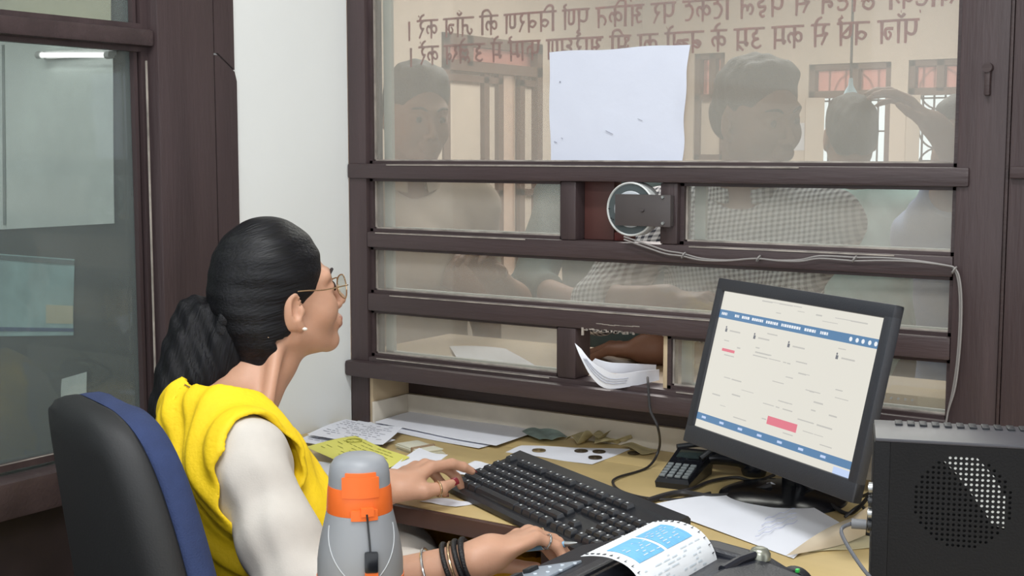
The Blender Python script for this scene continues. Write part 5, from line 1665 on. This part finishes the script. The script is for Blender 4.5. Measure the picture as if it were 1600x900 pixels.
def man(label, head_px, D, yaw, shirt, arms, pit=0.0, roll=0.0, body_yaw=None, res=.0045, hs=1.0, hair_top=.012, lean=0.06, sleeve=.55):
    M = frame(yaw, pit, roll); H = A_(atD(head_px[0], head_px[1], D))
    by = yaw if body_yaw is None else body_yaw
    B = frame(by)
    N = H + M @ (A_((0, -.045, -.125)) * hs) + A_((0, 0, -.05))
    N = N - B[:, 1] * .02
    loc = N - B[:, 1] * lean
    r = thing('person', label, 'person', (loc[0], loc[1], 0), -by)
    bpt_ = lambda p: N + B @ A_(p)
    pel = A_((loc[0], loc[1], N[2] - .52))
    S_ = {1: bpt_((.185, 0, -.06)), -1: bpt_((-.185, 0, -.06))}
    AR = []
    for s, e, w, hd in arms:
        AR.append((s, A_(e), A_(w), hd))
    done = [a[0] for a in AR]
    for s in (1, -1):
        if s not in done:
            e = S_[s] + B @ A_((s * .05, -.03, -.27)); w = e + B @ A_((-s * .02, .10, -.22)); AR.append((s, e, w, None))
    def torso(P, o=0.0):
        d = chain(P, [bpt_((0, .01, -.15)), (bpt_((0, .02, -.32)) + pel) / 2, pel], [.115 + o, .12 + o, .125 + o], .05)
        for s in (1, -1):
            d = smin(d, cap(P, bpt_((s * .07, .0, -.13)), pel + B @ A_((s * .06, 0, 0)), .095 + o, .10 + o), .06)
            d = smin(d, cap(P, bpt_((0, -.01, -.03)), S_[s], .055 + o, .058 + o), .05)
        return d
    def arm_d(P, o=0.0):
        d = None
        for s, e, w, hd in AR:
            c = chain(P, [S_[s], e, w], [.052 + o, .043 + o, .028 + o], .03)
            d = c if d is None else np.minimum(d, c)
        return d
    hands = []
    for s, e, w, hd in AR:
        dv = (w - e) / np.linalg.norm(w - e)
        nrm = A_((0, 0, 1)) if abs(dv[2]) < .8 else B[:, 1]
        hands.append((w, hd or dv, nrm, s, [(18, 22, 14), (20, 24, 16), (22, 26, 16), (24, 28, 18)], 1.0, None))
    def hd_f(P): return head_sdf((P - H) @ M / hs, fat=1.05) * hs
    def body(P):
        d = smin(hd_f(P), cap(P, N + A_((0, 0, -.06)), H + M @ (A_((0, -.03, -.05)) * hs), .062, .055), .025)
        d = smin(d, torso(P, -.006), .03)
        a = arm_d(P)
        for h_ in hands: a = smin(a, hand_sdf(P, *h_, s=1.08), .014)
        return smin(d, a, .02)
    pts = [H, S_[1], S_[-1]] + [a[1] for a in AR] + [a[2] for a in AR]
    lo = np.min(pts, 0) - .24; hi = np.max(pts, 0) + .24
    lo[2] = max(lo[2], pel[2] - .02)
    V, Fc = sdf_mesh(body, lo, hi, res)
    fz = pel[2] - .04
    legs = lambda P, o=0.0: np.minimum(*[smin(chain(P, [pel + B @ A_((s * .09, 0, -.03)), A_((pel[0], pel[1], fz * .5)) + B @ A_((s * .10, .02, 0)), A_((pel[0], pel[1], .09)) + B @ A_((s * .11, -.01, 0))], [.10 + o, .065 + o, .048 + o], .04),
                                            cap(P, A_((pel[0], pel[1], .05)) + B @ A_((s * .11, -.02, 0)), A_((pel[0], pel[1], .038)) + B @ A_((s * .12, .15, 0)), .045 + o * .3, .035 + o * .3), .03) for s in (1, -1)])
    V2, F2 = sdf_mesh(legs, pel - A_((.32, .32, pel[2])), pel + A_((.32, .32, .12)), .014)
    link('body', raw_mesh('body', [(V, Fc, 0), (V2, F2, 0)], 1), SKIND, r, world=True, angle=0)
    # shirt
    def shirt_f(P):
        d = torso(P, .012)
        for s, e, w, hd in AR:
            m = e * (1 - sleeve) + w * sleeve
            a = chain(P, [S_[s], e], [.068, .058], .03)
            if sleeve > 0:
                a = smin(a, smax(cap(P, e, w, .056, .046), (P - m) @ ((w - e) / np.linalg.norm(w - e)), .004), .02)
            else:
                u = (e - S_[s]) / np.linalg.norm(e - S_[s]); a = smax(a, (P - (S_[s] * .35 + e * .65)) @ u, .004)
            d = smin(d, a, .035)
        d = d + .003 * np.sin(P[:, 2] * 60 + 5 * P[:, 0] * 9) * np.sin(P[:, 0] * 40 + P[:, 1] * 33)
        d = smax(d, -ell((P - N) @ B, (0, .02, .035), (.075, .085, .085)), .01)
        return smax(d, -(P[:, 2] - pel[2] + .08), .01)
    lo2 = lo.copy(); lo2[2] = pel[2] - .12
    V, Fc = sdf_mesh(shirt_f, lo2, hi, .0085)
    link('shirt', raw_mesh('shirt', [(V, Fc, 0)], 1), shirt, r, world=True, angle=0)
    col = MB()
    cp = [bpt_((.066 * math.cos(a), .012 + .062 * math.sin(a), .010 - .028 * math.sin(a))) for a in np.linspace(-PI * 1.5 + .35, PI * .5 - .35, 26)]
    n_ = len(cp) - 1
    def cf(u, v):
        p = Vector(cp[round(u * n_)]); o_ = (p - Vector(bpt_((0, .012, p.z - N[2])))).normalized()
        return p + Vector((0, 0, .030 * (1 - abs(2 * v - 1)))) + o_ * (.016 * v - .002)
    col.sheet(cf, n_, 4, .003); col.build('collar', shirt, r, world=True)
    V, Fc = sdf_mesh(lambda P: legs(P, .014), A_((pel[0] - .34, pel[1] - .34, .06)), pel + A_((.34, .34, .12)), .014)
    link('trousers', raw_mesh('trousers', [(V, Fc, 0)], 1), TROU, r, world=True, angle=0)
    def hair_f(P):
        Q = (P - H) @ M / hs
        X = Q.copy(); X[:, 0] = np.abs(Q[:, 0]); y, z = Q[:, 1], Q[:, 2]
        d = ell(Q, (0, -.020, .046), (.080, .100, .083 + hair_top))
        d = smin(d, ell(Q, (0, .035, .098), (.062, .050, .022 + hair_top)), .03)
        d = smin(d, ell(X, (.02, -.07, -.01), (.048, .038, .05)), .03)
        d = d + .0035 * np.sin(X[:, 0] * 120 + y * 60) * np.sin(y * 90 + z * 70)
        line = .044 + np.clip(z, -.05, .07) * .34 + .6 * np.clip(z - .07, 0, .05)
        d = smax(d, y - line, .008)
        d = smax(d, -(z + .055), .008)
        d = smax(d, -ell(X, (.086, -.006, -.012), (.028, .024, .034)), .004)
        return d * hs
    V, Fc = sdf_mesh(hair_f, H - .17, H + .18, .0045)
    link('hair', raw_mesh('hair', [(V, Fc, 0)], 1), HAIRM, r, world=True, angle=0)
    for s in (-1, 1):
        b = MB(); b.tube([H + M @ (A_(p) * hs) for p in ((s * .013, .0935, .0275), (s * .028, .0925, .0350), (s * .047, .078, .0315))], [.0022, .0036, .0018], 6, smooth=4); b.build('eyebrow', HAIRM, r, world=True)
        b = MB(); b.lathe([(0, -.0025), (.0055, -.0018), (.0078, .0), (.006, .0012), (0, .0016)], H + M @ (A_((s * .031, .0868, .006)) * hs), 16, Matrix(M.tolist()) @ Matrix.Rotation(-PI / 2, 3, 'X')); b.build('eye', IRIS, r, world=True)
    return r, H, M
PLAID = plaid('white_black_check', rgb(226, 228, 232), rgb(52, 56, 70), 30)
TEALD = mat('dark_teal_cotton', rgb(74, 90, 90), .9, .06, 30)
BEIGE = mat('beige_cotton', rgb(176, 160, 144), .9, .05, 30)
TEALL = mat('light_teal_cotton', rgb(164, 196, 192), .9, .05, 30)
BLUEC = mat('dusty_blue_cotton', rgb(120, 138, 172), .9, .05, 30)
man('person in a black and white checked shirt leaning on the outer counter', (1186, 186), 2.78, rad(118), PLAID,
    [(1, atD(935, 478, 2.72), atD(1035, 468, 2.62), (Vector(atD(1090, 466, 2.60)) - Vector(atD(1035, 468, 2.62)))), (-1, atD(1150, 578, 2.68), atD(1015, 545, 2.58), (-1.0, -.03, -.05))],
    pit=rad(-10), roll=rad(-6), body_yaw=rad(165), res=.004, hair_top=.008, lean=.02, sleeve=.22)
man('person in a beige shirt at the far left of the upper glass, forearm raised', (652, 185), 3.25, rad(120), BEIGE,
    [(1, atD(800, 470, 3.2), atD(765, 425, 3.05), None)], pit=rad(-8), res=.005, sleeve=-.0, hair_top=.014)
man('person in a dark teal shirt standing behind the blank white notice', (960, 185), 3.75, rad(165), TEALD,
    [(1, atD(830, 450, 3.5), atD(900, 470, 3.3), None)], res=.0055, sleeve=.4)
man('person in a light teal shirt with round dark hair seen from behind', (1328, 216), 4.2, rad(-30), TEALL, [], res=.006, hs=1.02, sleeve=.3)
man('person in a dusty blue shirt beside the right post with an arm raised', (1512, 232), 3.3, rad(200), BLUEC,
    [(1, atD(1510, 262, 3.0), atD(1462, 198, 2.98), (Vector(atD(1400, 140, 2.98)) - Vector(atD(1462, 198, 2.98))))], res=.0055, sleeve=.0)

# hanging pendant lamp and a notice on the far wall of the hall
lp = atD(1329, 142, 7.5)
t = thing('pendant_lamp', 'pale blue bell shaped pendant lamp hanging in the hall', 'lamp', tuple(lp))
k = 7.5 / F
b = MB(); b.lathe([(0, 20 * k), (3 * k, 20 * k), (4 * k, 8 * k), (9 * k, 0), (12 * k, -10 * k), (11.5 * k, -10.5 * k), (8.5 * k, -1 * k), (0, 5 * k)], (0, 0, 0), 28); b.build('lamp_shade', mat('pale_blue_enamel', rgb(176, 210, 226), .4), t)
b = MB(); b.cyl((0, 0, 18 * k), (0, 0, 3.3 - lp.z), .008, n=8); b.build('rod', BLACKP, t)
b = MB(); b.lathe([(0, -6 * k), (4 * k, -4 * k), (4.5 * k, 0), (2 * k, 4 * k), (0, 4 * k)], (0, 0, 0), 16); b.build('bulb', mat('frosted_bulb', rgb(240, 240, 236), .3), t)
c = [onY(px, py, HY - .004) for px, py in ((1234, 192), (1257, 192), (1257, 235), (1233, 235))]
t = thing('wall_notice', 'small white notice on the far hall wall right of the checked shirt person', 'poster', tuple(c[0]))
MB().sheet(lambda u, v: (c[0] * (1 - u) + c[1] * u) * (1 - v) + (c[3] * (1 - u) + c[2] * u) * v, 3, 3, .003).build('sheet', PAPER, t, world=True)
# ------------------------------------------------------------------ red hand painted Devanagari lines on the hall side of the upper glass
# every glyph: width and brush strokes in a box, headline at y = 1, baseline y = 0
G = {
 'bar': (.30, [[(.16, 1.0), (.16, -.05)]]),
 'ka': (.86, [[(.45, 1), (.45, 0)], [(.45, .58), (.30, .72), (.12, .62), (.10, .40), (.26, .32), (.45, .52)], [(.45, .55), (.62, .70), (.76, .58), (.74, .38), (.64, .26)]]),
 'kha': (1.0, [[(.14, 1), (.20, .78), (.10, .58), (.22, .50), (.30, .36), (.42, .10)], [(.80, 1), (.80, 0)], [(.80, .42), (.62, .56), (.50, .42), (.62, .28), (.80, .40)]]),
 'ca': (.82, [[(.62, 1), (.62, 0)], [(.08, .66), (.42, .66), (.42, .40), (.30, .22), (.18, .40), (.30, .56)], [(.42, .45), (.62, .45)]]),
 'cca': (1.1, [[(.90, 1), (.90, 0)], [(.06, .62), (.34, .62), (.34, .38), (.24, .22), (.14, .40), (.26, .52)], [(.42, .62), (.68, .62), (.68, .38), (.58, .22), (.48, .40), (.60, .52)], [(.68, .45), (.90, .45)]]),
 'cha': (.95, [[(.2, 1), (.2, .82), (.42, .74), (.5, .6), (.3, .52), (.2, .3), (.42, .08), (.7, .25), (.6, .5), (.4, .42)], [(.8, .5), (.6, .45)]]),
 'ja': (.92, [[(.74, 1), (.74, 0)], [(.74, .58), (.44, .58), (.40, .30), (.24, .12), (.10, .30), (.20, .40)]]),
 'tta': (.70, [[(.36, 1), (.36, .84)], [(.58, .80), (.30, .80), (.14, .52), (.30, .16), (.56, .12)]]),
 'dda': (.74, [[(.34, 1), (.34, .82)], [(.34, .82), (.58, .74), (.56, .56), (.28, .54), (.16, .36), (.30, .14), (.56, .16), (.60, .30)], [(.40, -.14), (.46, -.16)]]),
 'nna': (.84, [[(.14, 1), (.14, .42), (.30, .30), (.44, .42), (.44, 1)], [(.68, 1), (.68, 0)]]),
 'ta': (.74, [[(.56, 1), (.56, 0)], [(.56, .58), (.30, .58), (.14, .36), (.24, .12)]]),
 'na': (.78, [[(.60, 1), (.60, 0)], [(.60, .54), (.28, .54), (.16, .40), (.26, .28), (.34, .44)]]),
 'pa': (.78, [[(.12, 1), (.14, .52), (.34, .38), (.60, .50)], [(.60, 1), (.60, 0)]]),
 'pha': (1.0, [[(.10, 1), (.12, .52), (.30, .38), (.50, .50)], [(.50, 1), (.50, 0)], [(.50, .62), (.68, .74), (.82, .60), (.78, .36)]]),
 'ba': (.78, [[(.60, 1), (.60, 0)], [(.60, .44), (.38, .60), (.16, .46), (.34, .26), (.60, .40)], [(.22, .34), (.52, .56)]]),
 'bha': (.92, [[(.24, .98), (.12, .86), (.22, .72), (.34, .86), (.26, 1)], [(.26, .80), (.34, .48), (.20, .40), (.14, .54)], [(.34, .48), (.72, .48)], [(.72, 1), (.72, 0)]]),
 'ma': (.78, [[(.18, 1), (.18, .36), (.08, .36), (.14, .24), (.24, .38), (.60, .40)], [(.60, 1), (.60, 0)]]),
 'mra': (.82, [[(.18, 1), (.18, .36), (.08, .36), (.14, .24), (.24, .38), (.60, .40)], [(.60, 1), (.60, 0)], [(.60, .26), (.30, .02)]]),
 'ra': (.60, [[(.20, 1), (.36, .80), (.28, .56), (.14, .58), (.24, .44), (.44, .06)]]),
 'la': (.88, [[(.70, 1), (.70, 0)], [(.70, .50), (.54, .64), (.42, .50), (.42, .34)], [(.42, .52), (.28, .64), (.12, .48), (.20, .22), (.30, .24)]]),
 'lla': (1.1, [[(.92, 1), (.92, 0)], [(.92, .66), (.76, .78), (.64, .64)], [(.64, .66), (.46, .76), (.36, .58), (.44, .44)], [(.92, .30), (.72, .40), (.58, .26), (.58, .14)], [(.58, .28), (.40, .36), (.30, .16), (.40, .04)]]),
 'va': (.78, [[(.60, 1), (.60, 0)], [(.60, .44), (.38, .60), (.16, .46), (.34, .26), (.60, .40)]]),
 'ssa': (.78, [[(.12, 1), (.14, .50), (.34, .36), (.60, .48)], [(.60, 1), (.60, 0)], [(.16, .84), (.60, .42)]]),
 'sa': (.90, [[(.18, 1), (.30, .82), (.26, .62), (.10, .60), (.20, .46), (.36, .10)], [(.28, .54), (.70, .50)], [(.70, 1), (.70, 0)]]),
 'ha': (.72, [[(.34, 1), (.34, .80), (.54, .70), (.50, .52), (.22, .50), (.26, .34), (.48, .24), (.36, .04), (.24, .12)]]),
 'kssa': (.92, [[(.72, 1), (.72, 0)], [(.28, 1), (.14, .86), (.20, .70), (.42, .66), (.16, .50), (.22, .30), (.40, .36), (.72, .44)]]),
 'u': (.80, [[(.40, 1), (.40, .82), (.58, .72), (.50, .54), (.28, .52), (.54, .44), (.60, .24), (.36, .10), (.14, .22)]]),
 'aa': (1.25, [[(.10, .86), (.30, .90), (.38, .72), (.22, .56), (.40, .44), (.34, .18), (.10, .22)], [(.30, .52), (.66, .52)], [(.66, 1), (.66, 0)], [(1.02, 1), (1.02, 0)]]),
 'a': (.88, [[(.10, .86), (.30, .90), (.38, .72), (.22, .56), (.40, .44), (.34, .18), (.10, .22)], [(.30, .52), (.66, .52)], [(.66, 1), (.66, 0)]]),
 '-aa': (.34, [[(.16, 1), (.16, 0)]]),
 '-i': (.34, [[(.18, 0), (.18, 1), (.22, 1.26), (.52, 1.30), (.74, 1.04)]]),
 '-ii': (.36, [[(.18, 0), (.18, 1), (.10, 1.26), (-.22, 1.30), (-.44, 1.02)]]),
 '-u': (0, [[(-.22, 0), (-.36, -.16), (-.22, -.26), (-.04, -.16)]]),
 '-uu': (0, [[(-.22, 0), (-.08, -.14), (-.26, -.22), (-.02, -.36)]]),
 '-e': (0, [[(-.20, 1.0), (-.30, 1.22), (-.52, 1.34)]]),
 '-ai': (0, [[(-.20, 1.0), (-.26, 1.24), (-.44, 1.36)], [(-.22, 1.0), (-.40, 1.18), (-.58, 1.22)]]),
 '-o': (.34, [[(.16, 1), (.16, 0)], [(.16, 1.0), (.06, 1.22), (-.16, 1.34)]]),
 '-m': (0, [[(-.14, 1.26), (-.10, 1.24)]]),
 '-mm': (0, [[(-.46, 1.30), (-.30, 1.16), (-.12, 1.30)], [(-.30, 1.40), (-.27, 1.38)]]),
 '-r': (0, [[(-.22, 1.0), (-.08, 1.18), (-.26, 1.30)]]),
 ' ': (.45, []),
}
L1 = 'kha -i dda ka -ii _ cha -o dda na -e _ sa -e _ pa ha la -e _ -i tta ka tta _ pa ra _ a -m -i ka ta _ pa -uu nna -r _ -i va va ra nna _ ka -ii _ ja -aa -mm ca _ ka ra -e -m _ bar'
L2 = 'pa -aa -mm ca _ va ssa -r _ sa -e _ ka ma _ u mra _ ka -e _ ba cca -o -m _ ka -aa _ bha -ii _ aa ra kssa nna _ pha -aa ma -r _ ma -e -m _ u lla -e kha _ ka ra -e -m _ bar'
RED = mat('red_brown_sign_paint', rgb(150, 38, 34), 0.6, 0.18, 40)
SIGN = thing('painted_sign', 'two lines of red hand painted Hindi lettering on the upper glass, seen from behind', 'sign', (-1.08, GY + .005, 1.49))
def write_line(text, x_start, x_end, z0, z1, H_, headline=True):
    toks = text.replace('_', ' _ ').split()
    seq, x, words, w0 = [], 0.0, [], None
    for t in toks:
        if t == '_':
            words.append((w0, x)); w0 = None; x += .42; continue
        if w0 is None: w0 = x
        w, st = G[t]; seq.append((x, st, t)); x += w
    words.append((w0, x)); tot = x
    sc = (x_end - x_start) / tot            # negative: the line runs towards -x when seen from the office
    rg = random.Random(len(text))
    letters = {}
    yb = GY + .0048
    wi = 0
    for i, (a, b_) in enumerate(words):
        m = MB()
        def P(u, v):
            f = u / tot
            return Vector((x_start + u * sc, yb + .0002 * math.sin(u * 40), z0 + (z1 - z0) * f + (v - 1) * H_))
        isbar = b_ - a < .31
        if not isbar:
            m.tube([P(a - .04, 1.0), P((a + b_) / 2, 1.01), P(b_ + .03, 1.0)], .0023, 6)
        for x0, st, tk in seq:
            if not (a - 1e-6 <= x0 <= b_ + 1e-6) or (tk == 'bar') != isbar: continue
            if x0 >= b_ - 1e-6 and G[tk][0] > 0: continue
            for s in st:
                pts = [P(x0 + u + rg.uniform(-.012, .012), v + rg.uniform(-.012, .012)) for u, v in s]
                if len(pts) > 2: pts = smooth_path(pts, 5)
                n_ = len(pts)
                m.tube(pts, [.0029 * (1.0 - .30 * k / max(1, n_ - 1)) for k in range(n_)], 6)
        # flatten the strokes to a coat of paint on the pane
        for v in m.bm.verts: v.co.y = yb + max(-.0006, min(.0006, (v.co.y - yb) * .3))
        m.build('word', RED, SIGN, world=True)
za, zb = onY(1430, 30, GY).z, onY(650, 74, GY).z
write_line(L2, onY(1434, 30, GY).x, onY(637, 74, GY).x, za, zb, .0345)
za, zb = onY(1425, -24, GY).z, onY(650, 33, GY).z
write_line(L1, onY(1500, -24, GY).x, onY(634, 33, GY).x, za, zb, .0345)
